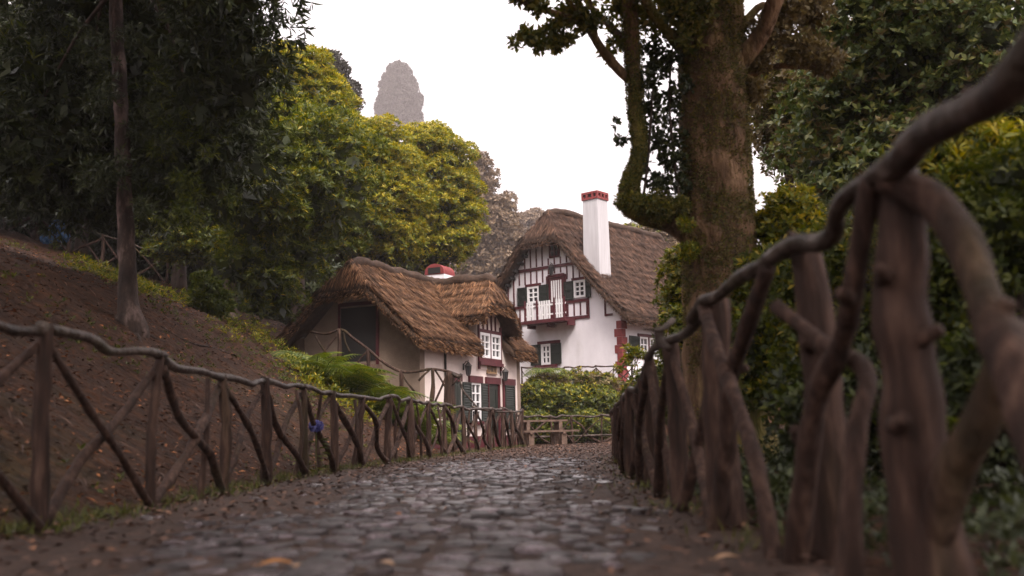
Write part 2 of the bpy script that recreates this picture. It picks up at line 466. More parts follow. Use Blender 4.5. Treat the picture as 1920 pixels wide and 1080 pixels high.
def envelope_crown(parent, lobes, n_clump, clump, n_ros, k, ln, wd, mat, young=None, inner_mat=None, flat=.7, spread=1.0, zmin=-.85,
                   name='crown', upw=.5, young_frac=.6, axis_up=.5):
    """a crown of leafy clumps over one or more ellipsoid lobes; young shoots sit on the tops of the clumps"""
    C, R = [], []
    tot = sum((l[1][0] * l[1][1] * l[1][2]) ** (2 / 3) for l in lobes)
    for c, r in lobes:
        f = (r[0] * r[1] * r[2]) ** (2 / 3) / tot
        p, s = clumps_on(c, r, max(6, int(n_clump * f)), clump, zmin=zmin)
        C.append(p); R.append(s)
    C = np.vstack(C); R = np.concatenate(R)
    P, N, _ = blob_shell(C, R, n_ros, flat=flat, up=upw)
    A = unit(N + np.array([0, 0, axis_up]) + RNG.normal(0, .3, P.shape))
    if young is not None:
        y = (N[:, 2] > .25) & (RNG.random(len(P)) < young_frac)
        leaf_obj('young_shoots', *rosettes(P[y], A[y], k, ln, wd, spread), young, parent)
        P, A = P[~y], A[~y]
    o = leaf_obj(name, *rosettes(P, A, k, ln, wd, spread), mat, parent)
    # the shaded inside of the crown: leaves through the volume
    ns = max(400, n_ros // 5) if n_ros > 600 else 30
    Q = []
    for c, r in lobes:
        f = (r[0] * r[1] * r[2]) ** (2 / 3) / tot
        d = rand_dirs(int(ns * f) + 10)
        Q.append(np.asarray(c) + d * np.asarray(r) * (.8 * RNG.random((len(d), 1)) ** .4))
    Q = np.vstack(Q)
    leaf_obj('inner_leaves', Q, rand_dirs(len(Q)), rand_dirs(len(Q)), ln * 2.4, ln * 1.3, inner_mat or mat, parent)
    return o

def tree(name, base, lobes, trunk_r, bark, label, lean=(0, 0), group=None, limbs=5, cat='tree', **kw):
    t = empty(name, base, 0, label, cat, group)
    b = Vector(base)
    loc = [((l[0][0] - b.x, l[0][1] - b.y, l[0][2] - b.z), l[1]) for l in lobes]
    top = max(loc, key=lambda l: l[0][2])[0]
    p = [(0, 0, -.35), (lean[0] * .3, lean[1] * .3, top[2] * .3), (top[0] * .6 + lean[0] * .3, top[1] * .6, top[2] * .65), top]
    tr = branch('trunk', p, [trunk_r * 1.45, trunk_r, trunk_r * .8, trunk_r * .35], bark, t, seg=10, sub=5, lump=.1, freq=2)
    for i in range(limbs):
        c, r = loc[i % len(loc)]
        d = rand_dirs(1)[0]; d[2] = abs(d[2]) * .4
        e = np.array(c) + d * np.array(r) * .75
        s = np.array(p[1]) * .5 + np.array(p[2]) * .5
        m = (s + e) / 2 + np.array([0, 0, .25])
        branch('limb', [s, m, e], [trunk_r * .5, trunk_r * .3, trunk_r * .12], bark, tr, seg=6, lump=.1)
    envelope_crown(t, loc, **kw)
    return t

# ------------------------------------------------------------------ ground
xs = np.concatenate([np.linspace(-220, -36, 30)[:-1], np.linspace(-36, 14, 170), np.linspace(14, 220, 34)[1:]])
ys = np.concatenate([np.linspace(-45, 0, 16)[:-1], np.linspace(0, 50, 180), np.linspace(50, 560, 60)[1:]])
gx, gy = np.meshgrid(xs, ys)
gz = height(gx, gy)
nx_, ny_ = len(xs), len(ys)
ii = np.arange(nx_ * ny_).reshape(ny_, nx_)
quads = np.stack([ii[:-1, :-1], ii[:-1, 1:], ii[1:, 1:], ii[1:, :-1]], -1).reshape(-1, 4)
tag(link('ground', np_mesh('ground', np.stack([gx, gy, gz], -1).reshape(-1, 3), quads, M['soil'], True)), kind='structure')

# path: a ribbon of trodden earth that swings right before the picnic place
PATH = [(-.9, -9), (-.88, 0), (-.87, 5), (-.82, 10), (-.5, 15.5), (0.05, 20.5), (.75, 25.5), (1.9, 30), (4.2, 33.6), (8, 35.8), (14, 36.8), (22, 37)]
pc = catmull([(x, y, 0) for x, y in PATH], 14)
tg = unit(np.gradient(pc, axis=0)); nr = np.stack([tg[:, 1], -tg[:, 0], tg[:, 2] * 0], 1)
offs = np.linspace(-2.15, 2.15, 28)
pv = pc[:, None] + nr[:, None] * offs[None, :, None]
pv[..., 2] = .012 + .014 * wob(pv[..., 0], pv[..., 1], 3.1) + .008 * wob(pv[..., 0], pv[..., 1], 9.0) - .03 * (np.abs(offs) / 2.15)[None] ** 4
n1, n2 = pv.shape[:2]
ii = np.arange(n1 * n2).reshape(n1, n2)
quads = np.stack([ii[:-1, :-1], ii[:-1, 1:], ii[1:, 1:], ii[1:, :-1]], -1).reshape(-1, 4)
path = tag(link('path', np_mesh('path', pv.reshape(-1, 3), quads, M['path_soil'], True)), kind='structure')

# cobblestones: irregular domed stones; the nearest stand singly, the rest share one part
def stone_geo(seed, n=8):
    r = random.Random(seed)
    out, mid, top = [], [], []
    ex, ey = r.uniform(.85, 1.2), r.uniform(.8, 1.1)
    for i in range(n):
        a = 2 * math.pi * i / n + r.uniform(-.2, .2)
        k = r.uniform(.82, 1.08)
        c, s = math.cos(a) * ex * k, math.sin(a) * ey * k
        out.append((c * .5, s * .5, -.35)); mid.append((c * .47, s * .47, .10 + r.uniform(-.04, .04))); top.append((c * .39, s * .39, .20 + r.uniform(-.05, .05)))
    V = out + mid + top
    F = [(i, (i + 1) % n, n + (i + 1) % n, n + i) for i in range(n)] + [(n + i, n + (i + 1) % n, 2 * n + (i + 1) % n, 2 * n + i) for i in range(n)]
    F.append(tuple(range(2 * n, 3 * n)))
    return V, F
STONES = []
for sd in range(10):
    V, F = stone_geo(sd)
    mb = MB(); mb.add(V, F)
    STONES.append((V, F, mb.mesh('cobblestone', M['cobble'], True, fix=False)))
spots = []
yy, row = 2.6, 0
while yy < 19.5:
    cx = float(np.interp(yy, pc[:, 1], pc[:, 0])) + .35
    half = 1.32 + .22 * math.sin(yy * 1.3) + .15 * math.sin(yy * 3.1)
    x = cx - half + (row % 2) * .09
    while x < cx + half * .95:
        edge = min(x - (cx - half), (cx + half * .95) - x)
        far = max(0, (yy - 15.5) / 4)
        if random.random() > (.65 if edge < .35 else .08) and random.random() > far:
            spots.append((x + random.uniform(-.03, .03), yy + random.uniform(-.03, .03), random.uniform(.15, .24), edge))
        x += random.uniform(.155, .225)
    yy += .145; row += 1
for _ in range(170):            # strays sunk in the earth beside the paving
    yy = random.uniform(3.0, 14)
    spots.append((random.uniform(-2.6, .9), yy, random.uniform(.07, .15), 0))
vis = [s for s in spots if s[1] > 3.4 and abs(s[0] / s[1]) < .54]
rest = [s for s in spots if not (s[1] > 3.4 and abs(s[0] / s[1]) < .54)]
vis.sort(key=lambda s: s[1])
mbr = MB()
for i, (x, y, d, e) in enumerate(vis + rest):
    k = random.randrange(10)
    z = .012 + .014 * float(wob(x, y, 3.1)) + random.uniform(-.022, .016) - (.014 if e < .25 else 0)
    rot = Matrix.Translation((x, y, z)) @ Matrix.Rotation(random.uniform(-.1, .1), 4, 'X') @ Matrix.Rotation(random.uniform(-.1, .1), 4, 'Y') @ Matrix.Rotation(random.uniform(0, 6.28), 4, 'Z') @ Matrix.Diagonal((d, d * .85, random.uniform(.05, .09), 1))
    if i < 300:
        o = link('cobblestone', STONES[k][2], path)
        o.matrix_local = rot
    else:
        mbr.add([tuple(rot @ Vector(v)) for v in STONES[k][0]], STONES[k][1])
tag(link('cobblestones', mbr.mesh('cobblestones', M['cobble'], True, fix=False), path), kind='stuff')

# ------------------------------------------------------------------ rustic fences
def rustic_fence(name, label, posts, hts, rpost, wood='fence_wood', rail='rail_wood', braces=True, lean=.06, rail_sag=.05, low_rail=False, group=None, zs=None, seg=8,
                 brace_r=.6, rail_r=.5, skip=(), extra=0):
    """posts: list of (x, y); each bay has a wavy top rail and a crossed pair of branches"""
    b0 = posts[0]
    z0 = hz(*b0) if zs is None else zs[0]
    f = empty(name, (b0[0], b0[1], z0), 0, label, 'fence', group)
    O = Vector((b0[0], b0[1], z0))
    tops, feet = [], []
    for i, (x, y) in enumerate(posts):
        z = hz(x, y) if zs is None else zs[i]
        h = hts[i] if isinstance(hts, (list, tuple)) else hts * random.uniform(.95, 1.05)
        feet.append(Vector((x, y, z)) - O)
        tops.append(Vector((x + random.uniform(-lean, lean), y + random.uniform(-lean, lean), z + h)) - O)
    for i in range(len(posts)):
        m = (feet[i] + tops[i]) / 2 + Vector((random.uniform(-.05, .05), random.uniform(-.05, .05), 0))
        r = rpost * random.uniform(.62, 1.25)
        branch('post', [feet[i] - Vector((0, 0, .2)), m, tops[i] + Vector((0, 0, .04))], [r * 1.25, r, r * .92], M[wood], f, seg=seg, sub=5, lump=.2, freq=8)
    for i in range(len(posts) - 1):
        if i in skip: continue
        a, b = tops[i], tops[i + 1]
        d = (b - a)
        pts = [a - d * .04 + Vector((0, 0, .02))]
        for t in (.28, .55, .8):
            pts.append(a + d * t + Vector((random.uniform(-.04, .04), random.uniform(-.04, .04), random.uniform(-rail_sag, rail_sag * .8))))
        pts.append(b + d * .04 + Vector((0, 0, .02)))
        rr = rpost * rail_r
        branch('rail', pts, [rr * 1.2, rr, rr * .9, rr * 1.1], M[rail], f, seg=seg, sub=4, lump=.16, freq=5)
        if low_rail:
            branch('rail', [feet[i].lerp(tops[i], .3), feet[i].lerp(feet[i + 1], .5) + Vector((0, 0, .3)), feet[i + 1].lerp(tops[i + 1], .3)], [rr, rr], M[rail], f, seg=seg, lump=.16)
        if braces:
            n = Vector((d.y, -d.x, 0)).normalized() * rpost * .9
            for s in (1, -1):
                p, q = (tops[i], feet[i + 1]) if s > 0 else (tops[i + 1], feet[i])
                p = p - Vector((0, 0, random.uniform(.05, .12))) + n * s * .6; q = q + n * s * .6 + (p - q) * random.uniform(0, .06)
                m1 = p.lerp(q, random.uniform(.3, .4)) + Vector((random.uniform(-.07, .07), random.uniform(-.07, .07), random.uniform(-.05, .05)))
                m2 = p.lerp(q, random.uniform(.62, .72)) + Vector((random.uniform(-.08, .08), random.uniform(-.08, .08), random.uniform(-.06, .03)))
                r = rpost * brace_r * random.uniform(.6, 1.2)
                branch('brace', [p, m1, m2, q], [r * .8, r, r * .95, r * 1.25], M[wood], f, seg=seg, sub=5, lump=.22, freq=8)
            if extra and random.random() < extra:
                t = random.uniform(.3, .7)
                g = feet[i].lerp(feet[i + 1], t); h = tops[i].lerp(tops[i + 1], t + random.uniform(-.25, .25)) - Vector((0, 0, .04))
                branch('brace', [g - Vector((0, 0, .1)), g.lerp(h, .5) + Vector((random.uniform(-.1, .1), random.uniform(-.1, .1), 0)), h], [rpost * .6, rpost * .45, rpost * .4], M[wood], f, seg=seg, sub=5, lump=.22, freq=8)
    return f

def along(poly, y0, y1, step):
    """points along x = f(y) at an even walking distance"""
    out, y = [], y0
    while y <= y1:
        out.append((float(interp(y, poly)), y))
        dx = float(interp(y + .2, poly) - interp(y, poly)) / .2
        y += step / math.hypot(1, dx)
    return out
lp = [(-2.97, 4.4), (at(82, 900, 6.1).x, 6.1), (at(283, 900, 7.75).x, 7.75), (at(413, 900, 9.6).x, 9.6), (at(498, 880, 11.3).x, 11.3), (at(573, 880, 13.0).x, 13.0)]
lp += along(LEFT_FENCE, 14.6, 32.0, 1.55) + [(.24, 32.1)]
if math.dist(lp[-1], lp[-2]) < .7: lp.pop(-2)
random.seed(21)
rustic_fence('rustic_fence', 'long rustic branch fence with crossed braces along the left edge of the path', lp, [1.3, 1.24, 1.2] + [1.15 * random.uniform(.95, 1.05) for _ in lp[3:]], .058, brace_r=.74, rail_r=.58, rail_sag=.035, extra=.75)

# right fence: nearest bays set by hand, the farther ones closer together and overgrown
random.seed(5)
rf = empty('rustic_fence', (1.25, 3.2, 0), 0, 'big gnarled branch fence close by on the right edge of the path', 'fence')
RO = Vector((1.25, 3.2, 0))
def rbranch(name, pts, radii, mat='fence_wood', **k):
    return branch(name, [Vector(p) - RO for p in pts], radii, M[mat], rf, lump=k.pop('lump', .14), seg=12, sub=7, freq=6, **k)
A_ = lambda x, y, d: at(x, y, d)
def gz_(p, dz=-.1):
    return Vector((p.x, p.y, hz(p.x, p.y) + dz))
p0 = at(1695, 345, 3.2)
rbranch('post', [gz_(at(1738, 1000, 3.2)), at(1712, 760, 3.2), at(1690, 560, 3.2), p0], [.13, .095, .085, .078])
p1 = at(1515, 478, 4.25)
rbranch('post', [gz_(at(1560, 990, 4.25)), at(1545, 760, 4.25), p1], [.11, .085, .07])
p2 = at(1345, 560, 5.6)
rbranch('post', [gz_(at(1370, 960, 5.6)), at(1345, 760, 5.6), p2], [.11, .085, .075])
# rails
rbranch('rail', [at(1985, 30, 2.15), at(1905, 140, 2.3), at(1850, 190, 2.42), at(1790, 222, 2.6), at(1725, 258, 2.85), at(1690, 300, 3.0), at(1640, 332, 3.15)], [.050, .054, .047, .051, .045, .046, .04], 'rail_wood')
rbranch('rail', [at(1720, 335, 3.15), at(1645, 338, 3.22), at(1603, 358, 3.4), at(1572, 392, 3.52), at(1562, 436, 3.65), at(1536, 455, 3.8), at(1490, 456, 4.05), at(1440, 488, 4.4)], [.034, .038, .04, .036, .040, .038, .036, .032], 'rail_wood')
rbranch('rail', [at(1510, 462, 4.2), at(1455, 478, 4.5), at(1425, 500, 4.7), at(1385, 522, 5.0), at(1345, 556, 5.4), at(1318, 568, 5.6), at(1295, 600, 5.9)], [.034, .038, .033, .038, .033, .036, .032], 'rail_wood')
# braces
rbranch('brace', [at(1660, 330, 3.12), at(1770, 395, 3.02), at(1845, 560, 2.8), at(1925, 740, 2.55), at(1985, 900, 2.4)], [.05, .055, .058, .062, .07], 'fence_wood')
rbranch('brace', [at(1915, 610, 2.75), at(1845, 780, 2.9), at(1770, 940, 3.1), gz_(at(1700, 1010, 3.3))], [.05, .055, .06, .07])
rbranch('brace', [at(1632, 335, 3.2), at(1608, 500, 3.35), at(1580, 640, 3.6), at(1525, 780, 3.9), gz_(at(1478, 960, 4.2))], [.036, .04, .042, .044, .055])
rbranch('brace', [at(1455, 575, 4.15), at(1540, 640, 3.9), at(1625, 700, 3.6), at(1605, 830, 3.5), gz_(at(1570, 960, 3.4))], [.03, .033, .034, .038, .045])
rbranch('brace', [at(1440, 500, 4.45), at(1400, 620, 4.8), at(1368, 720, 5.2), at(1362, 850, 5.4), gz_(at(1330, 950, 5.6))], [.04, .044, .044, .05, .055])
rbranch('brace', [at(1318, 575, 5.6), at(1345, 660, 5.2), at(1390, 780, 4.8), at(1425, 900, 4.5), gz_(at(1455, 985, 4.3))], [.035, .036, .036, .04, .045])
prev = p2
yy = [6.9, 8.3, 9.7, 11.2, 12.7, 14.2, 15.7, 17.2, 18.7]
hh = [1.17, 1.15, 1.05, 1.0, .98, .95, .92, .9, .88]
for y, h in zip(yy, hh):
    x = float(interp(y, RIGHT_FENCE)) + random.uniform(-.04, .04)
    g = Vector((x, y, hz(x, y)))
    top = g + Vector((random.uniform(-.06, .06), 0, h))
    r = random.uniform(.05, .078)
    rbranch('post', [g - Vector((0, 0, .15)), g.lerp(top, .5) + Vector((random.uniform(-.06, .06), 0, 0)), top], [r * 1.25, r, r * .9])
    m = prev.lerp(top, .5) + Vector((random.uniform(-.05, .05), 0, random.uniform(-.1, .02)))
    rbranch('rail', [prev, m, top], [.034, .03, .034], 'rail_wood')
    mid = (prev.y + y) / 2
    xm = float(interp(mid, RIGHT_FENCE))
    gm = Vector((xm, mid, hz(xm, mid)))
    rbranch('brace', [prev - Vector((0, 0, .06)), (prev + g) / 2 + Vector((random.uniform(-.08, .08), 0, 0)), g + Vector((-.03, -.15, 0))], [.03, .034, .045])
    rbranch('brace', [top - Vector((0, 0, .06)), (gm + top) / 2 + Vector((random.uniform(-.1, .1), 0, 0)), gm + Vector((.03, -.4, 0))], [.03, .034, .045])
    if y > 10: rbranch('brace', [gm + Vector((0, .1, -.05)), gm + Vector((random.uniform(-.1, .1), .1, .5)), m], [.04, .03, .025])
    prev = top
# sawn knots on the near wood
for px, py, d, dx, dz in ((1668, 520, 3.14, -.6, .3), (1722, 640, 3.12, .5, .5), (1690, 800, 3.1, -.2, .4), (1530, 650, 4.18, -.7, .3), (1600, 560, 3.42, -.7, .2), (1860, 610, 2.75, .2, .9), (1505, 820, 4.05, -.5, .5), (1800, 222, 2.58, .1, .9), (1375, 700, 5.15, .6, .4), (1480, 468, 4.15, 0, .9)):
    k0 = at(px, py, d)
    rbranch('knot', [k0 + Vector((0, .05, 0)), k0 + Vector((dx * .05, -.035, dz * .03)), k0 + Vector((dx * .1, -.06, dz * .07))], [.032, .026, .02], 'fence_wood', lump=.3)
# thin broken branch stub with a torn end
rbranch('branch_stub', [at(1262, 600, 6.4), at(1240, 618, 6.3), at(1205, 617, 6.25)], [.02, .012, .006], 'rail_wood')
rbranch('branch_stub', [at(1236, 612, 6.5), at(1238, 640, 6.5), at(1256, 655, 6.4)], [.03, .03, .02], 'rail_wood')

# fence behind the picnic place, below the bank
random.seed(9)
rustic_fence('rustic_fence', 'low rail fence at the end of the path below the leafy bank', [(at(975, 830, 34.6).x, 34.6), (at(1035, 830, 35.6).x, 35.6), (at(1075, 830, 36.2).x, 36.2),
             (at(1128, 830, 36.6).x, 36.6), (4.9, 37.6)], [1.02, 1.0, .98, 1.02, 1.0], .055, rail_r=.75, low_rail=True, seg=6)
# fence along the terrace of the white house
tz = 2.45
tp = [at(x, 700, d) for x, d in ((978, 40.9), (1008, 41.0), (1032, 41.1), (1058, 41.15), (1086, 41.2), (1118, 41.2), (1150, 41.2), (1185, 41.2))]
rustic_fence('rustic_fence', 'thin twig railing on the terrace before the white house', [(p.x, p.y) for p in tp], .72, .034, rail='fence_wood', rail_sag=.03, zs=[tz - .12] * 8, seg=6, brace_r=.8, rail_r=1.0)
# fence high on the wooded slope at the left
hp = [ground_hit(x, y) for x, y in ((-60, 478), (-15, 468), (20, 474), (45, 476), (66, 474), (90, 474), (112, 484), (156, 484), (172, 484), (195, 486))]
hp = [(-24.6 + i * 1.25, 37.5 + .06 * i) for i in range(10)]
rustic_fence('rustic_fence', 'weathered branch fence high on the wooded slope at the far left', hp, 1.2, .075, seg=6)

# ------------------------------------------------------------------ thatched roofs
def thatch(parent, name, fn, a0, a1, b0, bm, b1, z_ridge, z_e0, z_e1, hip, thick, n_straw, straw, bell=.22, res=.12, hip1=None, cut=None, course=.45, straw_len=.42, ridge=True, wave=.05, lay_h=.035):
    """heightfield roof. a runs along the ridge, b across it (b0 .. bm ridge .. b1); hip = (height of the half hip's eave, rise per metre)"""
    na, nb = int((a1 - a0) / res) + 2, int((b1 - b0) / res) + 2
    a = np.linspace(a0, a1, na); b = np.linspace(b0, b1, nb)
    def ztop(A, B, lay=True):
        t0 = np.clip((bm - B) / (bm - b0), 0, 1.2); t1 = np.clip((B - bm) / (b1 - bm), 0, 1.2)
        t = np.where(B < bm, t0, t1); ze = np.where(B < bm, z_e0, z_e1)
        p = t * (1 + bell) - bell * t * t
        z = z_ridge - (z_ridge - ze) * p
        def smin(x, y, k=.22):
            h = np.clip(.5 + .5 * (y - x) / k, 0, 1)
            return y * (1 - h) + x * h - k * h * (1 - h)
        if hip: z = smin(z, hip[0] + hip[1] * (A - a0) - .05 * hip[1] * 0)
        if hip1: z = smin(z, hip1[0] + hip1[1] * (a1 - A))
        if lay:
            s = t * math.hypot(z_ridge - z_e0, bm - b0)
            s = s + .16 * wob(A, B, 1.1) + .07 * wob(A, B, 4.7)
            ztop.s = s
            z = z + lay_h * (np.mod(s / course, 1.0) - .5) * np.clip(t * 6, 0, 1) + wave * wob(A, B, .8) + .02 * wob(A, B, 6)
        return z
    AA, BB = np.meshgrid(a, b, indexing='ij')
    if cut:
        BB = np.where((AA > cut[0]) & (AA < cut[1]), np.maximum(BB, cut[2]), BB)
    ZT = ztop(AA, BB)
    # round the rim
    e = np.minimum.reduce([AA - a0, a1 - AA, BB - b0, b1 - BB])
    rim = np.clip(1 - e / .22, 0, 1) ** 2
    ZB = ZT - thick * (1 - .25 * rim) - .03 * wob(AA, BB, 5)
    ZT = ZT - .12 * rim * thick / .35
    V = np.vstack([np.stack([AA, BB, ZT], -1).reshape(-1, 3), np.stack([AA, BB, ZB], -1).reshape(-1, 3)])
    ii = np.arange(na * nb).reshape(na, nb)
    q = np.stack([ii[:-1, :-1], ii[1:, :-1], ii[1:, 1:], ii[:-1, 1:]], -1).reshape(-1, 4)
    off = na * nb
    F = [tuple(x) for x in q] + [tuple(x[::-1] + off) for x in q]
    ring = list(ii[:, 0]) + list(ii[-1, 1:]) + list(ii[-2::-1, -1]) + list(ii[0, -2:0:-1])
    for i in range(len(ring)):
        p, r = int(ring[i]), int(ring[(i + 1) % len(ring)])
        F.append((p, r, r + off, p + off))
    mb = MB(); mb.add([fn(*v) for v in V], F)
    roof = mb.build(name, M['straw_base'], parent, True)
    # straw laid over it, butt ends down the slope
    n = n_straw
    A = RNG.uniform(a0, a1, n); B = RNG.uniform(b0, b1, n)
    eps = .08
    def grad(A, B):
        return (ztop(A + eps, B, False) - ztop(A - eps, B, False)) / (2 * eps), (ztop(A, B + eps, False) - ztop(A, B - eps, False)) / (2 * eps)
    gA, gB = grad(A, B)
    D = unit(np.stack([-gA, -gB, -(gA ** 2 + gB ** 2)], -1) + RNG.normal(0, .16, (n, 3)))
    Nn = unit(np.stack([-gA, -gB, np.ones(n)], -1))
    L = straw_len * RNG.uniform(.5, 1.3, n)
    P = np.stack([A, B, ztop(A, B)], -1) - D * L[:, None] * .6 + Nn * RNG.uniform(.0, .06, (n, 1))
    D2 = unit(D + Nn * RNG.uniform(-.04, .18, (n, 1)))
    # shaggy butt ends at the foot of each course
    fr_ = np.mod(ztop.s / course, 1.0)
    tip = (fr_ > .72)
    P[tip] += Nn[tip] * .02
    D2[tip] = unit(D2[tip] + Nn[tip] * RNG.uniform(.0, .14, (int(tip.sum()), 1)))
    # fringe at the rim
    m = n // 5
    side = RNG.integers(0, 4, m); t = RNG.random(m)
    fa = np.where(side == 0, a0, np.where(side == 1, a1, a0 + t * (a1 - a0)))
    fb = np.where(side == 2, b0, np.where(side == 3, b1, b0 + t * (b1 - b0)))
    ga, gb = grad(fa, fb)
    out = np.stack([np.where(side == 0, -1, np.where(side == 1, 1, 0)), np.where(side == 2, -1, np.where(side == 3, 1, 0)), np.zeros(m)], -1).astype(float)
    Pf = np.stack([fa, fb, ztop(fa, fb) - thick * RNG.random(m) * .9], -1) - out * .12
    slope = unit(np.stack([-ga, -gb, -(ga ** 2 + gb ** 2)], -1))
    Df = unit(out * .75 + slope * .7 + np.array([0, 0, -.25]) + RNG.normal(0, .2, (m, 3)))
    if cut:
        kf = ~((fa > cut[0] - .1) & (fa < cut[1] + .1) & (fb < cut[2])); Pf, Df, m = Pf[kf], Df[kf], int(kf.sum())
        kp = ~((A > cut[0] - .12) & (A < cut[1] + .12) & (B < cut[2] + .25)); P, D2, Nn, L = P[kp], D2[kp], Nn[kp], L[kp]
    Pall = np.vstack([P, Pf]); Dall = np.vstack([D2, Df]); Nall = np.vstack([Nn, unit(np.cross(Df, RNG.normal(size=(m, 3))))])
    Lall = np.concatenate([L, RNG.uniform(.15, .3, m)])
    V, F = leaf_geo(Pall, Dall, Nall, Lall, RNG.uniform(.02, .044, len(Pall)), 0.0)
    V = np.array([fn(*v) for v in V])
    tag(link('straw', np_mesh('straw', V, F, straw), roof), kind='stuff')
    # ridge roll
    if ridge:
        ra = np.linspace(a0 + ((z_ridge - hip[0]) / hip[1] * .78 if hip else 0), a1 - (.6 if hip1 else 0), 14)
        pts = [fn(x, bm + .04 * math.sin(x * 3), float(ztop(np.array(x), np.array(bm))) + .06 + .03 * math.sin(x * 5)) for x in ra]
        branch('ridge_roll', pts, [.20, .19, .2], M['straw_base'], roof, seg=8, sub=3, lump=.22, freq=2.5)
        for sgn in (-1, 1):
            q = bm + sgn * .55
            pts = [fn(x, q, float(ztop(np.array(x), np.array(q))) + .07) for x in ra]
            branch('ridge_rod', pts, [.022, .022], M['iron'], roof, seg=5, sub=2, lump=.1)
    return roof, ztop

# ------------------------------------------------------------------ windows, doors, shutters in a wall's own frame
def house_window(parent, fn, c0, c1, z0, z1, nx, ny, fw=.06, bar=.028, depth=.07, mat='white_paint', name='window', label=None):
    """fn(c, out, z) -> local point; c runs along the wall, out is how far a face stands before it"""
    def bx(mb, a, b, y0, y1, p, q):
        mb.prism([(a, p), (b, p), (b, q), (a, q)], y0, y1, lambda c, z, o: fn(c, o, z))
    mb = MB()
    bx(mb, c0, c0 + fw, -.02, depth, z0, z1); bx(mb, c1 - fw, c1, -.02, depth, z0, z1)
    bx(mb, c0 + fw, c1 - fw, -.02, depth - .003, z0, z0 + fw); bx(mb, c0 + fw, c1 - fw, -.02, depth - .003, z1 - fw, z1)
    xs_ = [c0 + fw + (c1 - c0 - 2 * fw) * i / nx for i in range(nx + 1)]
    zs_ = [z0 + fw + (z1 - z0 - 2 * fw) * i / ny for i in range(ny + 1)]
    for i in range(1, nx): bx(mb, xs_[i] - bar, xs_[i] + bar, .0, depth - .015, z0 + fw, z1 - fw)
    for i in range(1, ny): bx(mb, c0 + fw, c1 - fw, .002, depth - .02, zs_[i] - bar * .8, zs_[i] + bar * .8)
    w = mb.build(name, M[mat], parent)
    for i in range(nx):
        for j in range(ny):
            p = MB(); bx(p, xs_[i] + bar * .5, xs_[i + 1] - bar * .5, .008, .016, zs_[j] + bar * .4, zs_[j + 1] - bar * .4)
            p.build('pane', M['glass'], w)
    return w

def slab(parent, name, fn, c0, c1, o0, o1, z0, z1, mat):
    mb = MB(); mb.prism([(c0, z0), (c1, z0), (c1, z1), (c0, z1)], o0, o1, lambda c, z, o: fn(c, o, z))
    return mb.build(name, M[mat], parent)

def shutter(parent, fn, c0, c1, z0, z1, n=14, o=.05, mat='green_paint'):
    mb = MB(); f = .06
    def bx(a, b, p, q, y0, y1): mb.prism([(a, p), (b, p), (b, q), (a, q)], y0, y1, lambda c, z, oo: fn(c, oo, z))
    bx(c0, c0 + f, z0, z1, o, o + .05); bx(c1 - f, c1, z0, z1, o, o + .05)
    for z in (z0, (z0 + z1) / 2 - f / 2, z1 - f): bx(c0 + f, c1 - f, z, z + f, o + .002, o + .047)
    s = mb.build('shutter', M[mat], parent)
    for i in range(n):
        z = z0 + f + (z1 - z0 - 2 * f) * (i + .5) / n; h = (z1 - z0) / n * .42
        m2 = MB()
        m2.add([fn(c0 + f, o + .012, z + h), fn(c1 - f, o + .012, z + h), fn(c1 - f, o + .045, z - h), fn(c0 + f, o + .045, z - h),
                fn(c0 + f, o + .004, z + h - .012), fn(c1 - f, o + .004, z + h - .012), fn(c1 - f, o + .037, z - h - .012), fn(c0 + f, o + .037, z - h - .012)],
               [(0, 1, 2, 3), (7, 6, 5, 4), (0, 4, 5, 1), (1, 5, 6, 2), (2, 6, 7, 3), (3, 7, 4, 0)])
        m2.build('slat', M[mat], s)
    return s

def lantern(name, loc, rz, label, s=1.0):
    t = empty(name, loc, rz, label, 'lantern')       # local +Y points away from the wall
    mb = MB()
    mb.box((-.03 * s, 0, -.1 * s), (.03 * s, .03 * s, .1 * s)); mb.add(*tube([(0, .02, .05 * s), (0, .10 * s, .16 * s), (0, .17 * s, .14 * s)], [.014 * s, .012 * s, .012 * s], 6, 4, 0))
    mb.build('bracket', M['iron'], t)
    def frus(r0, r1, z0, z1, n=6):
        m = MB(); V = []
        for r, z in ((r0, z0), (r1, z1)):
            V += [(r * math.cos(6.283 * i / n), .17 * s + r * math.sin(6.283 * i / n), z) for i in range(n)]
        F = [(i, (i + 1) % n, n + (i + 1) % n, n + i) for i in range(n)] + [tuple(range(n))[::-1], tuple(range(n, 2 * n))]
        return m.add(V, F)
    frus(.12 * s, .02 * s, .02 * s, .14 * s).build('cap', M['iron'], t)
    g = frus(.06 * s, .095 * s, -.24 * s, .018 * s).build('lamp_glass', M['glass'], t)
    m = MB()
    for i in range(6):
        a = 6.283 * i / 6
        m.add(*tube([(.063 * s * math.cos(a), .17 * s + .063 * s * math.sin(a), -.24 * s), (.098 * s * math.cos(a), .17 * s + .098 * s * math.sin(a), .02 * s)], [.009 * s, .009 * s], 4, 2, 0))
    m.build('cage', M['iron'], t)
    frus(.05 * s, .065 * s, -.28 * s, -.242 * s).build('base', M['iron'], t)
    frus(.006 * s, .012 * s, .142 * s, .2 * s).build('finial', M['iron'], t)
    return t

def hit_plane(px, py, O, axis_n, u):
    """ray against the vertical plane through O with normal axis_n; returns (distance along u, z)"""
    d = ray(px, py); c = Vector((0, 0, CAM_Z))
    k = (Vector(O) - c).dot(axis_n) / d.dot(axis_n)
    p = c + d * k
    return (p - Vector(O)).dot(u), p.z

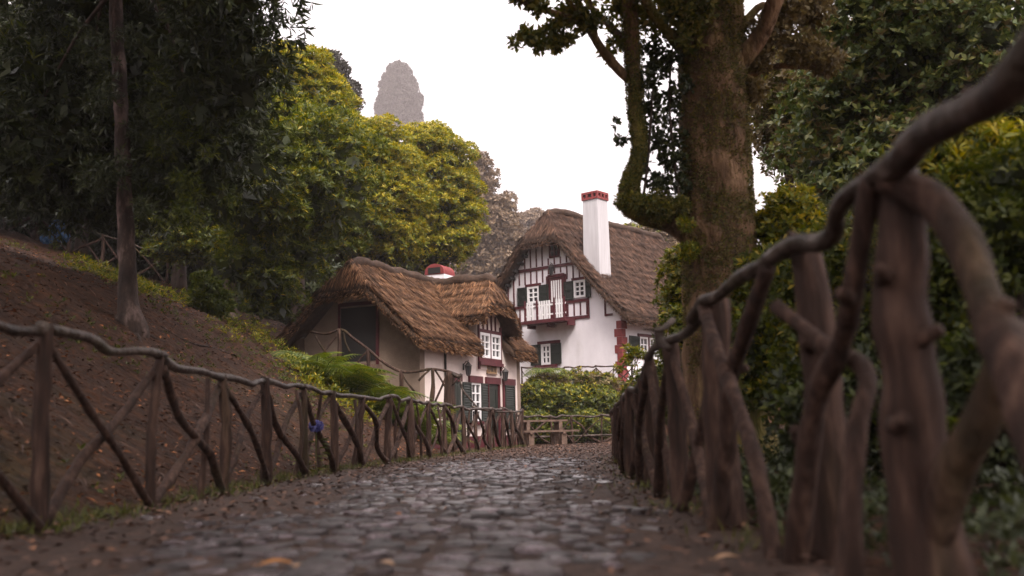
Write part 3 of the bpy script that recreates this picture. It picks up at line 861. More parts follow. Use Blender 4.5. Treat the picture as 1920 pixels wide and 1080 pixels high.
# ------------------------------------------------------------------ the cottage on the left
CA = math.atan2(.912, .41)
cu, cw = Vector((math.cos(CA), math.sin(CA), 0)), Vector((-math.sin(CA), math.cos(CA), 0))
CO = at(788, 800, 30.2); CO.z = 0
cot = empty('thatched_cottage', CO, CA, 'low thatched cottage with cream walls, dormer window and stair, left of the path end', 'cottage')
CL, CWd = 7.5, 4.6
c_ridge, c_eave = 5.85, 3.3
# walls
def cfront(c, o, z): return (c, -o, z)          # front wall: o stands out towards the path
def cgable(c, o, z): return (-o, c, z)          # gable wall: o stands out towards the camera
DU = (hit_plane(893, 640, CO, cw, cu)[0], hit_plane(937, 640, CO, cw, cu)[0])
croof, cz = thatch(cot, 'thatch_roof', lambda a, b, z: (a, b, z), -.75, CL + .55, -.42, CWd / 2, CWd + .6, c_ridge, 3.36, 3.1, (5.0, 2.0), .36, 48000, M['straw'], bell=.10, hip1=(4.9, 2.0), straw_len=.42, cut=(DU[0] - .2, DU[1] + .2, .35))
def front_hit(px, py): return hit_plane(px, py, CO, cw, cu)
def gable_hit(px, py): return hit_plane(px, py, CO, cu, cw)
t = .3
fw_top = 3.42
slab(cot, 'wall', cfront, t, CL - t, -t, 0, -.3, fw_top, 'plaster_warm')
slab(cot, 'wall', cfront, t, CL - t, -CWd, -CWd + t, -.3, fw_top, 'plaster_warm')
def gable_outline(W, zf, thick, a, step=.2, base=-.3):
    pts = [(0, base)]
    n = int(W / step)
    for i in range(n + 1):
        w_ = W * i / n
        pts.append((w_, float(zf(np.array(a), np.array(w_), False)) - thick - .02))
    return pts + [(W, base)]
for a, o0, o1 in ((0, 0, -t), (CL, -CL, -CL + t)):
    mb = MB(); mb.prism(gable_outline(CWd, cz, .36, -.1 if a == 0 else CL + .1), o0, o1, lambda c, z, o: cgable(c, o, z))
    mb.build('gable_wall', M['plaster_shaded'], cot)
# openings on the front wall
def fu(px, py): return front_hit(px, py)
zd = 2.12
u1, u2 = fu(835, 700)[0], fu(861, 700)[0]
dr = slab(cot, 'door', cfront, u1, u2, .01, .05, 0.0, zd, 'green_paint')
for k in range(4):
    slab(dr, 'plank', cfront, u1 + (u2 - u1) * (k + .06) / 4, u1 + (u2 - u1) * (k + .94) / 4, .05, .065, .05, zd - .05, 'green_paint')
slab(cot, 'lintel', cfront, u1 - .05, u2 + .05, .01, .10, zd + .003, zd + .25, 'red_paint')
u1, u2 = fu(880, 700)[0], fu(898, 700)[0]
house_window(cot, cfront, u1, u2, .85, zd, 2, 4)
slab(cot, 'lintel', cfront, u1 - .12, u2 + .12, .01, .10, zd + .003, zd + .23, 'red_paint')
slab(cot, 'window_sill', cfront, u1 - .06, u2 + .06, .01, .14, .74, .847, 'red_paint')
shutter(cot, cfront, u1 - .62, u1 - .02, .8, zd)
shutter(cot, cfront, u2 + .02, u2 + .62, .8, zd)
u1, u2 = fu(910, 700)[0], fu(933, 700)[0]
fr = MB()
for a, b, z0, z1 in ((u1 + .03, u1 + .07, 0, zd), (u2 - .07, u2 - .03, 0, zd)):
    fr.prism([(a, z0), (b, z0), (b, z1), (a, z1)], .0, .11, lambda c, z, o: cfront(c, o, z))
dr = slab(cot, 'door', cfront, u1 + .075, u2 - .075, .01, .03, 0, zd, 'green_paint')
fr.build('door_frame', M['red_paint'], dr)
house_window(dr, cfront, u1 + .2, u2 - .2, 1.0, zd - .12, 1, 3, mat='green_paint', name='door_light', depth=.05)
slab(cot, 'lintel', cfront, u1 - .06, u2 + .06, .01, .10, zd + .003, zd + .23, 'red_paint')
u1, u2 = fu(942, 700)[0], fu(961, 700)[0]
shutter(cot, cfront, u1 + .03, u2 - .03, .55, zd, n=18)
slab(cot, 'lintel', cfront, u1 - .05, u2 + .05, .01, .10, zd + .003, zd + .23, 'red_paint')
for a, b in ((u1 - .05, u1 + .025), (u2 - .025, u2 + .05)):
    slab(cot, 'shutter_frame', cfront, a, b, .01, .08, .5, zd, 'red_paint')
slab(cot, 'plinth', cfront, -.02, CL + .02, .001, .04, -.3, .35, 'red_paint')
slab(cot, 'downpipe', cfront, fu(833, 680)[0] - .03, fu(833, 680)[0] + .03, .02, .07, zd, fw_top - .25, 'dark_room')
# gable: dark doorway to the loft, red timbers
g1, g2 = gable_hit(706, 600)[0], gable_hit(640, 600)[0]
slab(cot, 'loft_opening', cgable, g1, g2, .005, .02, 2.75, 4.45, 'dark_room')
for a, b, z0, z1 in ((g1 - .10, g1 - .002, 2.6, 4.5), (g2 + .002, g2 + .10, 2.6, 4.5), (g1 - .10, g2 + .10, 4.503, 4.62)):
    slab(cot, 'timber', cgable, a, b, .004, .05, z0, z1, 'red_paint')
# outside stair up the gable: mass with sloping top
mb = MB()
mb.prism([(-.15, -.3), (.9, -.3), (3.0, .6), (CWd + .2, 1.0), (CWd + .2, 2.55), (g1 - .1, 2.55), (.55, .95), (-.15, .3)], .05, 1.0, lambda c, z, o: cgable(c, o, z))
st = mb.build('stair', M['dark_bark'], cot)
for i in range(9):
    f = i / 8
    c = .2 + f * (g1 - .4); z = .5 + f * 1.95
    slab(st, 'step', cgable, c, c + .3, .02, 1.03, z, z + .16, 'table_wood')
# dormer
d0, d1 = fu(896, 640)[0], fu(934, 640)[0]
dm = (d0 + d1) / 2
dz0, dz1 = 3.0, 3.86
mb = MB(); mb.prism([(d0 - .12, 2.6), (d1 + .12, 2.6), (d1 + .12, 4.3), (dm, 4.95), (d0 - .12, 4.3)], .0, -1.9, lambda c, z, o: cfront(c, o + .03, z))
dw = mb.build('dormer', M['plaster_warm'], cot)
for a, b, z0, z1 in ((d0 - .10, d0 - .02, 2.6, 4.15), (d1 + .02, d1 + .10, 2.6, 4.15), (dm - .05, dm + .05, dz0, dz1)):
    slab(dw, 'timber', cfront, a, b, .034, .10, z0, z1, 'red_paint')
for z0, z1 in ((dz0 - .14, dz0 - .003), (dz1 + .003, dz1 + .12)):
    slab(dw, 'timber', cfront, d0 - .018, d1 + .018, .034, .104, z0, z1, 'red_paint')
slab(dw, 'window_sill', cfront, d0 - .1, d1 + .1, .034, .16, dz0 - .26, dz0 - .145, 'red_paint')
for k in range(4):
    c = d0 + (d1 - d0) * (k + 1) / 5
    slab(dw, 'timber', cfront, c - .03, c + .03, .034, .08, dz1 + .124, 4.75 - abs(c - dm) * .5, 'red_paint')
for a, b in ((d0, dm - .053), (dm + .053, d1)):
    w_ = house_window(dw, lambda c, o, z: cfront(c, o + .034, z), a, b, dz0, dz1, 2, 3, fw=.09, bar=.03)
hw = (d1 - d0) / 2
# a = distance back from the dormer's front, b = along the wall
droof, _ = thatch(cot, 'dormer_thatch', lambda a, b, z: (b, -.6 + a, z), 0, 3.0, d0 - .6, dm, d1 + .75, 5.72, 4.4, 4.1, (4.85, 2.0), .32, 15000, M['straw'], bell=.05, straw_len=.38)
# chimney with its round red cowl
k = hit_plane(825, 530, CO + cw * (CWd / 2 + .25), cw, cu)
chx, chz = k[0], 5.4
ch = MB(); ch.box((chx - .42, CWd / 2 - .15, chz), (chx + .42, CWd / 2 + .65, 6.28)); chm = ch.build('chimney', M['plaster'], cot)
V, F = [], []
n = 12
cyc = CWd / 2 + .25
for xv in (chx - .44, chx + .44):
    for i in range(n + 1):
        a = math.pi * i / n
        V.append((xv, cyc + .40 * math.cos(a), 6.283 + .08 + .32 * math.sin(a)))
    V += [(xv, cyc - .40, 6.283), (xv, cyc + .40, 6.283)]
m_ = n + 3
for i in range(n + 2): F.append((i, i + 1, m_ + i + 1, m_ + i))
F += [(n + 2, 0, m_, m_ + n + 2), tuple(range(m_)), tuple(range(m_, 2 * m_))[::-1]]
cow = MB(); cow.add(V, F); cwl = cow.build('cowl', M['red_brick'], chm)
ho = MB(); ho.box((chx - .455, cyc - .26, 6.31), (chx - .43, cyc + .26, 6.54)); ho.build('smoke_hole', M['dark_room'], cwl)
# lanterns and the sign
wrot = CA + math.pi
for (px, py), lab in (((868, 690), 'iron wall lantern on the cottage left of the wooden sign'), ((938, 701), 'iron wall lantern on the cottage right of the wooden sign')):
    u_, z_ = fu(px, py)
    lantern('wall_lantern', CO + cu * u_ - cw * .01 + Vector((0, 0, z_ + .04)), wrot, lab, 1.1)
u1, z1 = fu(912, 698); u2, z2 = fu(929, 687)
sg = empty('wooden_sign', CO + cu * ((u1 + u2) / 2) + Vector((0, 0, (z1 + z2) / 2)), CA, 'small wooden name board above the dark cottage door', 'sign')
sw, sh = abs(u2 - u1) / 2, .17
mb = MB(); mb.box((-sw, -.05, -sh), (sw, -.005, sh)); mb.build('board', M['sign_wood'], sg)
mb = MB()
for a, b, c, d in ((-sw, sw, -sh - .02, -sh + .02), (-sw, sw, sh - .02, sh + .02)):
    mb.box((a - .02, -.062, c), (b + .02, -.004, d))
mb.build('frame', M['table_wood'], sg)
def stroke(x0, z0, x1, z1, w=.02):
    m = MB(); d = Vector((x1 - x0, 0, z1 - z0)).normalized(); s = Vector((-d.z, 0, d.x)) * w
    p = [Vector((x0, 0, z0)) + s, Vector((x1, 0, z1)) + s, Vector((x1, 0, z1)) - s, Vector((x0, 0, z0)) - s]
    V = [(q.x, -.058, q.z) for q in p] + [(q.x, -.051, q.z) for q in p]
    m.add(V, [(0, 1, 2, 3), (7, 6, 5, 4), (0, 4, 5, 1), (1, 5, 6, 2), (2, 6, 7, 3), (3, 7, 4, 0)])
    return m
lt = MB()
glyphs = [[(0, 0, 0, 1), (0, 1, .8, 1), (0, .5, .7, .5), (0, 0, .8, 0)], [(0, 0, 0, 1), (0, 1, .6, .5), (.6, .5, 0, 0)], [(0, 0, .4, 1), (.4, 1, .8, 0), (.2, .4, .6, .4)],
          [(0, 0, 0, 1), (0, 1, .7, 1), (.7, 1, .7, .5), (.7, .5, 0, .5), (.2, .5, .8, 0)], [(.4, 0, .4, 1)], [(0, 0, 0, 1), (.8, 0, .8, 1), (0, 0, .8, 0), (0, 1, .8, 1)]]
for i, g in enumerate(glyphs):
    x0 = -sw * .85 + i * sw * 1.72 / 6; k = sw * 1.72 / 6 * .8
    for a, b, c, d in g:
        s_ = stroke(x0 + a * k, -.09 + b * .18, x0 + c * k, -.09 + d * .18, .012); lt.add(s_.v, s_.f)
lt.build('carved_letters', M['iron'], sg)

# railing of the cottage stair (stands before the gable)
random.seed(31)
def cpt(w, o, z): return CO + cu * (-o) + cw * w + Vector((0, 0, z))
sr = empty('stair_railing', cpt(0, 1.1, 0), 0, 'thin branch railing climbing the stair at the cottage gable', 'railing')
SO = sr.location.copy()
rail_pts = [at(582, 622, 29.6), at(612, 626, 29.4), at(640, 618, 29.3), at(662, 634, 29.2), at(690, 655, 29.0), at(720, 680, 28.9), at(750, 696, 28.8), at(780, 697, 28.7), at(808, 692, 28.6), at(838, 696, 28.9), at(862, 704, 29.2)]
def sbr(name, pts, r): branch(name, [p - SO for p in pts], r, M['fence_wood'], sr, seg=6, sub=4, lump=.15)
sbr('rail', rail_pts, [.04, .045, .04])
for x, y0, y1, d in ((636, 618, 700, 29.3), (690, 655, 730, 29.0), (811, 690, 765, 28.6), (752, 696, 760, 28.8)):
    sbr('post', [at(x, y0, d), at(x + 1, (y0 + y1) / 2, d), at(x - 4, y1, d)], [.06, .065, .075])
for a, b, c in (((636, 624), (600, 672), 29.3), ((590, 628), (622, 676), 29.4), ((644, 622), (656, 660), 29.3), ((690, 658), (665, 690), 29.0), ((752, 698), (778, 735), 28.8), ((805, 694), (785, 714), 28.6), ((816, 694), (842, 745), 28.7), ((838, 702), (815, 755), 28.8)):
    p, q = at(*a, c), at(*b, c)
    sbr('brace', [p, p.lerp(q, .5) + Vector((random.uniform(-.06, .06), 0, random.uniform(-.05, .05))), q], [.034, .03, .034])
# mossy gate post with its twig arms, before the first cottage door
gp = empty('mossy_post', Vector((at(842, 760, 27.8).x, 27.8, 0)), 0, 'thick mossy post with crossed branches before the first cottage door', 'post')
GO = gp.location.copy()
branch('post', [gz_(at(846, 780, 27.8), -.2) - GO, at(843, 740, 27.8) - GO, at(847, 698, 27.8) - GO], [.16, .14, .13], M['fence_wood'], gp, lump=.2)
for pts, r in (([(847, 700), (858, 706), (866, 702)], .05), ([(862, 704), (867, 730), (885, 752), (898, 768)], .03), ([(866, 704), (848, 722)], .03), ([(884, 762), (905, 768), (930, 772), (960, 772)], .035)):
    branch('branch', [at(*p, 27.7) - GO for p in pts], [r, r * .9], M['rail_wood'], gp, seg=6, lump=.2)

# ------------------------------------------------------------------ the white house
HA = rad(50)
hu, hw_ = Vector((math.cos(HA), math.sin(HA), 0)), Vector((-math.sin(HA), math.cos(HA), 0))
HO = at(1166, 650, 44.0); HB = 2.3; HO.z = 0
hou = empty('white_house', HO + Vector((0, 0, 0)), HA, 'tall white house with half timbered gable, thatched roof and white chimney', 'house')
HL, HW = 11.0, 8.2
h_ridge = 10.9
def hside(c, o, z): return (c, -o, z)
def hgab(c, o, z): return (-o, c, z)
def hg(px, py): return hit_plane(px, py, HO, hu, hw_)
def hs(px, py): return hit_plane(px, py, HO, hw_, hu)
hroof, hzf = thatch(hou, 'thatch_roof', lambda a, b, z: (a, b, z), -.65, HL + .6, -.75, HW / 2, HW + .75, h_ridge, 5.4, 5.4, (9.45, 1.75), .38, 62000, M['straw_grey'], bell=.22, hip1=(9.0, 1.8), course=.55, straw_len=.42, wave=.03, lay_h=.05)
slab(hou, 'wall', hside, .3, HL - .3, -.3, 0, HB - .6, 5.3, 'plaster')
slab(hou, 'wall', hside, .3, HL - .3, -HW, -HW + .3, HB - .6, 5.3, 'plaster')
gw = None
for a, o0, o1 in ((0, 0, -.3), (HL, -HL, -HL + .3)):
    mb = MB(); mb.prism(gable_outline(HW, hzf, .38, 0.0 if a == 0 else HL, base=HB - .6), o0, o1, lambda c, z, o: hgab(c, o, z))
    g = mb.build('gable_wall', M['plaster'], hou)
    gw = gw or g
# red timbers of the gable
z_low = hg(1050, 599)[1]; z_mid = hg(1050, 568)[1]; z_up = hg(1042, 499)[1]
tw0 = hg(1104, 592)[0]; tw1 = HW
def zlim(w): return float(hzf(np.array(-.1), np.array(w), False)) - .44
def timber(a, b, z0, z1, o0=.004, o1=.045, mat='red_paint'):
    return slab(hou, 'timber', hgab, a, b, o0, o1, z0, z1, mat)
def span_at(z):
    ws = [w for w in np.linspace(0, HW, 400) if zlim(w) > z]
    return (max(min(ws), tw0), max(ws)) if ws else None
for z in (z_low, z_mid, z_up):
    s = span_at(z + .1)
    timber(s[0], s[1], z - .07, z + .07, .004, .055)
aw0, aw1 = hg(1052, 470)[0], hg(1028, 470)[0]; az0, az1 = hg(1040, 483)[1], hg(1040, 457)[1]
dw0, dw1 = hg(1059, 540)[0], hg(1029, 540)[0]; dzt = hg(1044, 520)[1]
lw0, lw1 = hg(1012, 550)[0], hg(990, 550)[0]; lz0, lz1 = hg(1001, 569)[1], hg(1001, 537)[1]
rw0, rw1 = hg(1099, 540)[0], hg(1077, 540)[0]; rz0, rz1 = hg(1088, 558)[1], hg(1088, 525)[1]
holes = [(aw0, aw1, az0, 99), (dw0 - .1, dw1 + .1, 0, dzt + .2), (lw0 - .62, lw1 + .62, z_mid, lz1 + .12), (rw0 - .4, rw1 + .5, z_mid, rz1 + .12)]
w = tw0 + .08
while w < tw1 - .1:
    for z0, z1 in ((z_low + .09, z_mid - .09), (z_mid + .09, z_up - .09), (z_up + .09, 99)):
        zt = min(z1, zlim(w))
        segs = [(z0, zt)]
        for h0, h1, hz0, hz1 in holes:
            if h0 - .05 < w < h1 + .05:
                new = []
                for p, q in segs:
                    if hz1 <= p or hz0 >= q: new.append((p, q))
                    else:
                        if hz0 > p + .1: new.append((p, hz0))
                        if hz1 < q - .1: new.append((hz1, q))
                segs = new
        for p, q in segs:
            if q - p > .12: timber(w - .03, w + .03, p, q)
    w += .36
timber(tw0 - .06, tw0 + .02, z_low - .085, min(zlim(tw0), z_mid + 1.3), .004, .05)
# attic window, windows with shutters, balcony door
wn_ = house_window(hou, hgab, aw0 + .08, aw1 - .08, az0, az1, 2, 2, mat='red_paint', fw=.08)
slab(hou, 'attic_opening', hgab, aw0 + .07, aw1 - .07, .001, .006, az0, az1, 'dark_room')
for (a, b, z0, z1) in ((lw0, lw1, lz0, lz1), (rw0, rw1, rz0, rz1)):
    house_window(hou, hgab, a, b, z0, z1, 2, 3, fw=.10, bar=.035)
    slab(hou, 'lintel', hgab, a - .1, b + .1, .004, .09, z1 + .003, z1 + .12, 'red_paint')
shutter(hou, hgab, lw0 - .58, lw0 - .02, lz0 - .05, lz1); shutter(hou, hgab, lw1 + .02, lw1 + .6, lz0 - .05, lz1)
shutter(hou, hgab, rw0 - .3, rw0 - .02, rz0 - .05, rz1); shutter(hou, hgab, rw1 + .02, rw1 + .55, rz0 - .05, rz1)
dd = slab(hou, 'balcony_door', hgab, dw0, dw1, .004, .03, z_low + .1, dzt, 'red_paint')
for k in range(5):
    a = dw0 + .14 + (dw1 - dw0 - .28) * k / 5
    slab(dd, 'plank', hgab, a + .03, a + (dw1 - dw0 - .28) / 5 - .03, .03, .045, z_mid - .05, dzt - .14, 'white_paint')
for a, b, z0, z1 in ((dw0 - .1, dw0 - .003, z_low + .1, dzt + .1), (dw1 + .003, dw1 + .1, z_low + .1, dzt + .1), (dw0, dw1, dzt + .003, dzt + .15)):
    slab(dd, 'door_frame', hgab, a, b, .004, .08, z0, z1, 'red_paint')
# balcony
b0, b1 = hg(1080, 595)[0], hg(1003, 600)[0]
bz = z_low - .02
mb = MB(); mb.prism([(b0, bz - .16), (b1, bz - .16), (b1, bz), (b0, bz)], .06, .85, lambda c, z, o: hgab(c, o, z)); bal = mb.build('balcony', M['red_paint'], hou)
for c in (b0 + .05, (b0 + b1) / 2, b1 - .05):
    slab(bal, 'bracket', hgab, c - .05, c + .05, .06, .6, bz - .34, bz - .163, 'red_paint')
nb = 17
for k in range(nb):
    c = b0 + .06 + (b1 - b0 - .12) * k / (nb - 1)
    red = k in (0, 4, 11, nb - 1)
    if k in (5, 12): continue
    slab(bal, 'baluster', hgab, c - (.035 if red else .045), c + (.035 if red else .045), .78, .81 if not red else .84, bz + .003, bz + (.95 if red else .86), 'red_paint' if red else 'white_paint')
slab(bal, 'handrail', hgab, b0, b1, .74, .775, bz + .62, bz + .70, 'white_paint')
slab(bal, 'handrail', hgab, b0, b1, .74, .775, bz + .18, bz + .25, 'white_paint')
# ground floor window
a, b = hg(1034, 660)[0], hg(1016, 660)[0]
z0, z1 = hg(1026, 684)[1], hg(1026, 645)[1]
house_window(hou, hgab, a, b, z0, z1, 2, 3, fw=.1, bar=.045)
slab(hou, 'lintel', hgab, a - .55, b + .2, .004, .09, z1 + .003, z1 + .14, 'red_paint')
slab(hou, 'window_sill', hgab, a - .35, b + .35, .004, .14, z0 - .13, z0 - .003, 'red_paint')
shutter(hou, hgab, a - .62, a - .02, z0, z1); shutter(hou, hgab, b + .02, b + .62, z0, z1)
# side wall windows
a, b = hs(1198, 650)[0], hs(1213, 650)[0]
z0, z1 = hs(1205, 672)[1], hs(1205, 632)[1]
for sft in (0, (b - a) + .16):
    house_window(hou, hside, a + sft, b + sft, z0, z1, 2, 3, fw=.08)
slab(hou, 'lintel', hside, a - .1, b + (b - a) + .3, .004, .09, z1 + .003, z1 + .14, 'red_paint')
slab(hou, 'timber', hside, b + .02, b + .14, .004, .07, z0, z1, 'red_paint')
shutter(hou, hside, a - .85, a - .03, z0, z1)
# toothed quoins of red stone at the corner
nq, qz0, qz1 = 9, HB - .3, 5.25
for k in range(nq):
    z = qz0 + (qz1 - qz0) * k / nq; hq = (qz1 - qz0) / nq - .012
    e = .36 if k % 2 else .24
    mb = MB(); mb.box((-.03, -.03, z), (.30 if k % 2 else .42, e, z + hq)); mb.build('quoin', M['red_brick'], hou)
# little framed corner under the eave
e0, e1 = hg(1149, 580)[0], hg(1134, 580)[0]; ez0, ez1 = hg(1141, 588)[1], hg(1141, 566)[1]
for a_, b_, z0_, z1_ in ((e1 - .08, e1, ez0, ez1 + .3), (e0, e1, ez0 - .1, ez0 - .003)):
    timber(a_, b_, z0_, z1_)
# rafter ends along the left verge
for k in range(12):
    w_ = HW * (.58 + .4 * k / 12)
    z_ = zlim(w_) - .02
    slab(hou, 'rafter_end', hgab, w_ - .09, w_ + .05, .004, .34, z_ - .12, z_ + .02, 'dark_room')
# chimney
cb = MB()
q = hit_plane(1117, 500, HO + hu * .6, hu, hw_)
cw0 = q[0]
cxa, cxb = .28, 1.16
zt = at(1113, 373, 45.2).z
cb.prism([(cxa - .03, cw0 - .47), (cxb + .03, cw0 - .47), (cxb + .03, cw0 + .47), (cxa - .03, cw0 + .47)], 5.6, zt, lambda x, y, z: (x, y, z))
for v_i in range(4, 8):
    v = cb.v[v_i]; mx_, my_ = (cxa + cxb) / 2, cw0
    cb.v[v_i] = (mx_ + (v[0] - mx_) * .88, my_ + (v[1] - my_) * .88, v[2])
chw = cb.build('chimney', M['chimney_plaster'], hou)
cap = MB(); mx_ = (cxa + cxb) / 2
cap.box((mx_ - .46, cw0 - .46, zt + .27), (mx_ + .46, cw0 + .46, zt + .37)); cap.box((mx_ - .46, cw0 - .46, zt + .003), (mx_ + .46, cw0 + .46, zt + .10))
for dx in (-.41, -.14, .14, .41):
    for dy in (-.41, .41): cap.box((mx_ + dx - .05, cw0 + dy - .05, zt + .103), (mx_ + dx + .05, cw0 + dy + .05, zt + .267))
for dy in (-.16, .16):
    for dx in (-.41, .41): cap.box((mx_ + dx - .05, cw0 + dy - .05, zt + .103), (mx_ + dx + .05, cw0 + dy + .05, zt + .267))
cap.build('chimney_cap', M['red_brick'], chw)
ins = MB(); ins.box((mx_ - .36, cw0 - .36, zt + .101), (mx_ + .36, cw0 + .36, zt + .265)); ins.build('flue', M['dark_room'], chw)
lw_, lz_ = hg(1040, 507)
lantern('wall_lantern', HO + hw_ * lw_ - hu * .06 + Vector((0, 0, lz_ + .1)), HA + rad(90), 'small dark lantern on the timbered gable above the balcony door', 1.3)

# picnic table at the end of the path
PT = at(1020, 832, 33.6); PT.z = .0
pt = empty('picnic_table', PT, rad(12), 'dark wooden picnic table with benches at the end of the path', 'table')
def pbox(name, a, b):
    mb = MB(); mb.box(a, b); return mb.build(name, M['table_wood'], pt)
for k in range(4): pbox('table_plank', (-.85, -.36 + k * .18, .78), (.75, -.20 + k * .18, .84))
for y in (-.85, .62):
    for k in range(2): pbox('bench_plank', (-.85, y + k * .12, .44), (1.0, y + k * .12 + .11, .50))
for x in (-.6, .5):
    pbox('crossbeam', (x - .05, -.85, .38), (x + .05, .85, .438)); pbox('crossbeam', (x - .05, -.36, .72), (x + .05, .36, .778))
    for y in (-.3, .3): pbox('leg', (x - .06, y - .06, 0), (x + .06, y + .06, .718))
    for y in (-.72, .72): pbox('leg', (x - .09, y - .07, 0), (x + .09, y + .07, .378))

# ------------------------------------------------------------------ trees and bushes
def lobe(px, py, d, rx, rz, ry=None):
    """ellipsoid lobe seen at px, py at distance d, half sizes in photo pixels"""
    k = d / F_PX
    return (tuple(at(px, py, d)), (rx * k, (ry if ry else (rx + rz) * .45) * k, rz * k))
def gbase(x, y):
    return Vector((x, y, hz(x, y)))

# light green domed trees behind the cottage
tree('domed_tree', gbase(at(828, 500, 41.5).x, 41.5), [lobe(818, 330, 41.5, 66, 92, 70), lobe(822, 415, 41.5, 70, 80, 75), lobe(790, 292, 41.5, 50, 55, 55), lobe(850, 380, 41.5, 42, 70), lobe(815, 465, 41.5, 68, 50, 70)], .2, M['dark_bark'],
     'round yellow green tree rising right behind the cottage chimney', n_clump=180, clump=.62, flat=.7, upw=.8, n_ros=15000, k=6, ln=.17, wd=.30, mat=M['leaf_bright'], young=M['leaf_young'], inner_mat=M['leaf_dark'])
tree('domed_tree', gbase(at(705, 500, 38).x, 38.0), [lobe(700, 310, 38, 78, 92, 80), lobe(705, 400, 38, 80, 90, 80), lobe(640, 290, 38, 55, 70, 50), lobe(755, 360, 38, 35, 70), lobe(715, 465, 38.5, 72, 50, 60)], .22, M['dark_bark'],
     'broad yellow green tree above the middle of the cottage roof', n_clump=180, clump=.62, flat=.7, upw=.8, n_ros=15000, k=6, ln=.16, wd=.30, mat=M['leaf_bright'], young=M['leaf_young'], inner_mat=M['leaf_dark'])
tree('domed_tree', gbase(at(560, 500, 32).x, 32.0), [lobe(555, 150, 32, 72, 72), lobe(590, 215, 32, 80, 80), lobe(515, 180, 32, 60, 90), lobe(560, 300, 32, 85, 110)], .18, M['dark_bark'],
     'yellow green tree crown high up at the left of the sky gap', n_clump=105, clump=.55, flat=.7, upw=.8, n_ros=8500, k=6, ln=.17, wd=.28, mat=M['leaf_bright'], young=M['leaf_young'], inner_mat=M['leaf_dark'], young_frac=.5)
b2 = ground_hit(433, 597)
tree('domed_tree', b2, [lobe(540, 260, 29, 70, 80), lobe(600, 330, 28, 105, 130), lobe(590, 420, 36, 110, 95), lobe(470, 330, 26, 105, 150), lobe(520, 470, 29, 90, 90), lobe(420, 420, b2.y, 75, 85), lobe(510, 560, 29, 40, 45), lobe(350, 430, b2.y + 1, 80, 85), lobe(470, 500, 27, 60, 50)], .2, M['dark_bark'],
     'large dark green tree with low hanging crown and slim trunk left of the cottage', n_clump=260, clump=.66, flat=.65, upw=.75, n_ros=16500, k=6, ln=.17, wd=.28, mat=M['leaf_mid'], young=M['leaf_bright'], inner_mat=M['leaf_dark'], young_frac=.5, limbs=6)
# the tall dark tree over the slope
b1 = ground_hit(243, 612)
t1 = empty('shade_tree', b1, 0, 'tall dark tree with pale patched trunk on the left slope', 'tree')
def rel(p): return Vector(p) - Vector(b1)
d1_ = b1.y
trk = branch('trunk', [Vector((-.05, .1, -.7)), Vector((0, 0, .05)), rel(at(240, 560, d1_)), rel(at(236, 430, d1_)), rel(at(228, 230, d1_)), rel(at(218, 0, d1_)), rel(at(214, -300, d1_))], [r_ * d1_ / 21 for r_ in (.42, .36, .21, .17, .155, .14, .12)], M['pale_bark'], t1, seg=14, sub=8, lump=.12, freq=3)
for pts, r in (([(262, 615), (285, 632), (310, 640)], .05), ([(250, 620), (262, 640), (275, 655)], .05), ([(300, 612), (350, 640), (400, 652), (450, 668)], .03)):
    q = []
    for p in pts:
        h = ground_hit(*p); q.append(rel(h - Vector((0, 0, .005))))
    branch('root', q, [r, r * .8, r * .4], M['pale_bark'], trk, seg=7, sub=5, lump=.2)
def spray1(cs, n, ln, wd, mat):
    C = np.array([tuple(rel(at(px, py, d))) for px, py, d, r in cs]); R = np.array([r * d / F_PX for px, py, d, r in cs])
    P, N, _ = blob_shell(C, R, n, flat=.8, inner=.9)
    leaf_obj('leaf_spray', *rosettes(P, unit(N + RNG.normal(0, .6, P.shape) + np.array([0, 0, -.4])), 5, ln, wd, .8), mat, t1)
spray1([(random.uniform(150, 320), random.uniform(20, 400), d1_ - random.uniform(.3, 1.2), random.uniform(18, 34)) for _ in range(22)], 700, .13, .2, M['leaf_dark'])
spray1([(random.uniform(300, 430), random.uniform(150, 420), d1_ - random.uniform(.3, 1.2), random.uniform(18, 34)) for _ in range(16)], 450, .13, .2, M['leaf_mid'])
lobes1 = [lobe(200, 60, d1_ + 3.2, 200, 170, 120), lobe(60, 230, d1_ + 2, 160, 170, 120), lobe(350, 150, d1_ + 2, 150, 190, 120), lobe(430, 110, d1_ - 1, 95, 150, 100), lobe(390, 290, d1_ + 1, 110, 130, 100), lobe(150, 330, d1_ + 3.5, 150, 110, 100), lobe(250, 300, d1_ + 4, 150, 150, 100),
          lobe(200, -220, d1_, 330, 200), lobe(430, -60, d1_ - 3, 120, 100)]
slope_shade = np.array([(-5, 18, 11.8), (-10, 17, 12), (-9, 22, 14), (-4.5, 13, 9.8), (-13, 20, 14.5), (-13, 25, 17), (-8, 14, 10.5), (-12, 14, 12)], float)  # unseen leaf clumps added above the frame to shade the left slope
P, N, _ = blob_shell(slope_shade - np.array(b1), np.full(len(slope_shade), 2.6), 3600, flat=.5, inner=.9)
leaf_obj('crown', *rosettes(P, N + RNG.normal(0, .6, N.shape), 5, .33, .5), M['leaf_dark'], t1)
for c in slope_shade:
    q = rel(c); branch('limb', [rel(at(214, -250, d1_)), rel(at(214, -250, d1_)).lerp(q, .5) + Vector((0, 0, .5)), q], [.07, .045, .02], M['dark_bark'], trk, seg=6)
envelope_crown(t1, [((l[0][0] - b1.x, l[0][1] - b1.y, l[0][2] - b1.z), l[1]) for l in lobes1], 300, .55, 16000, 5, .19, .22, M['leaf_dark'], young=M['leaf_mid'], young_frac=.22, flat=.8, axis_up=-.35, upw=0, spread=.7)
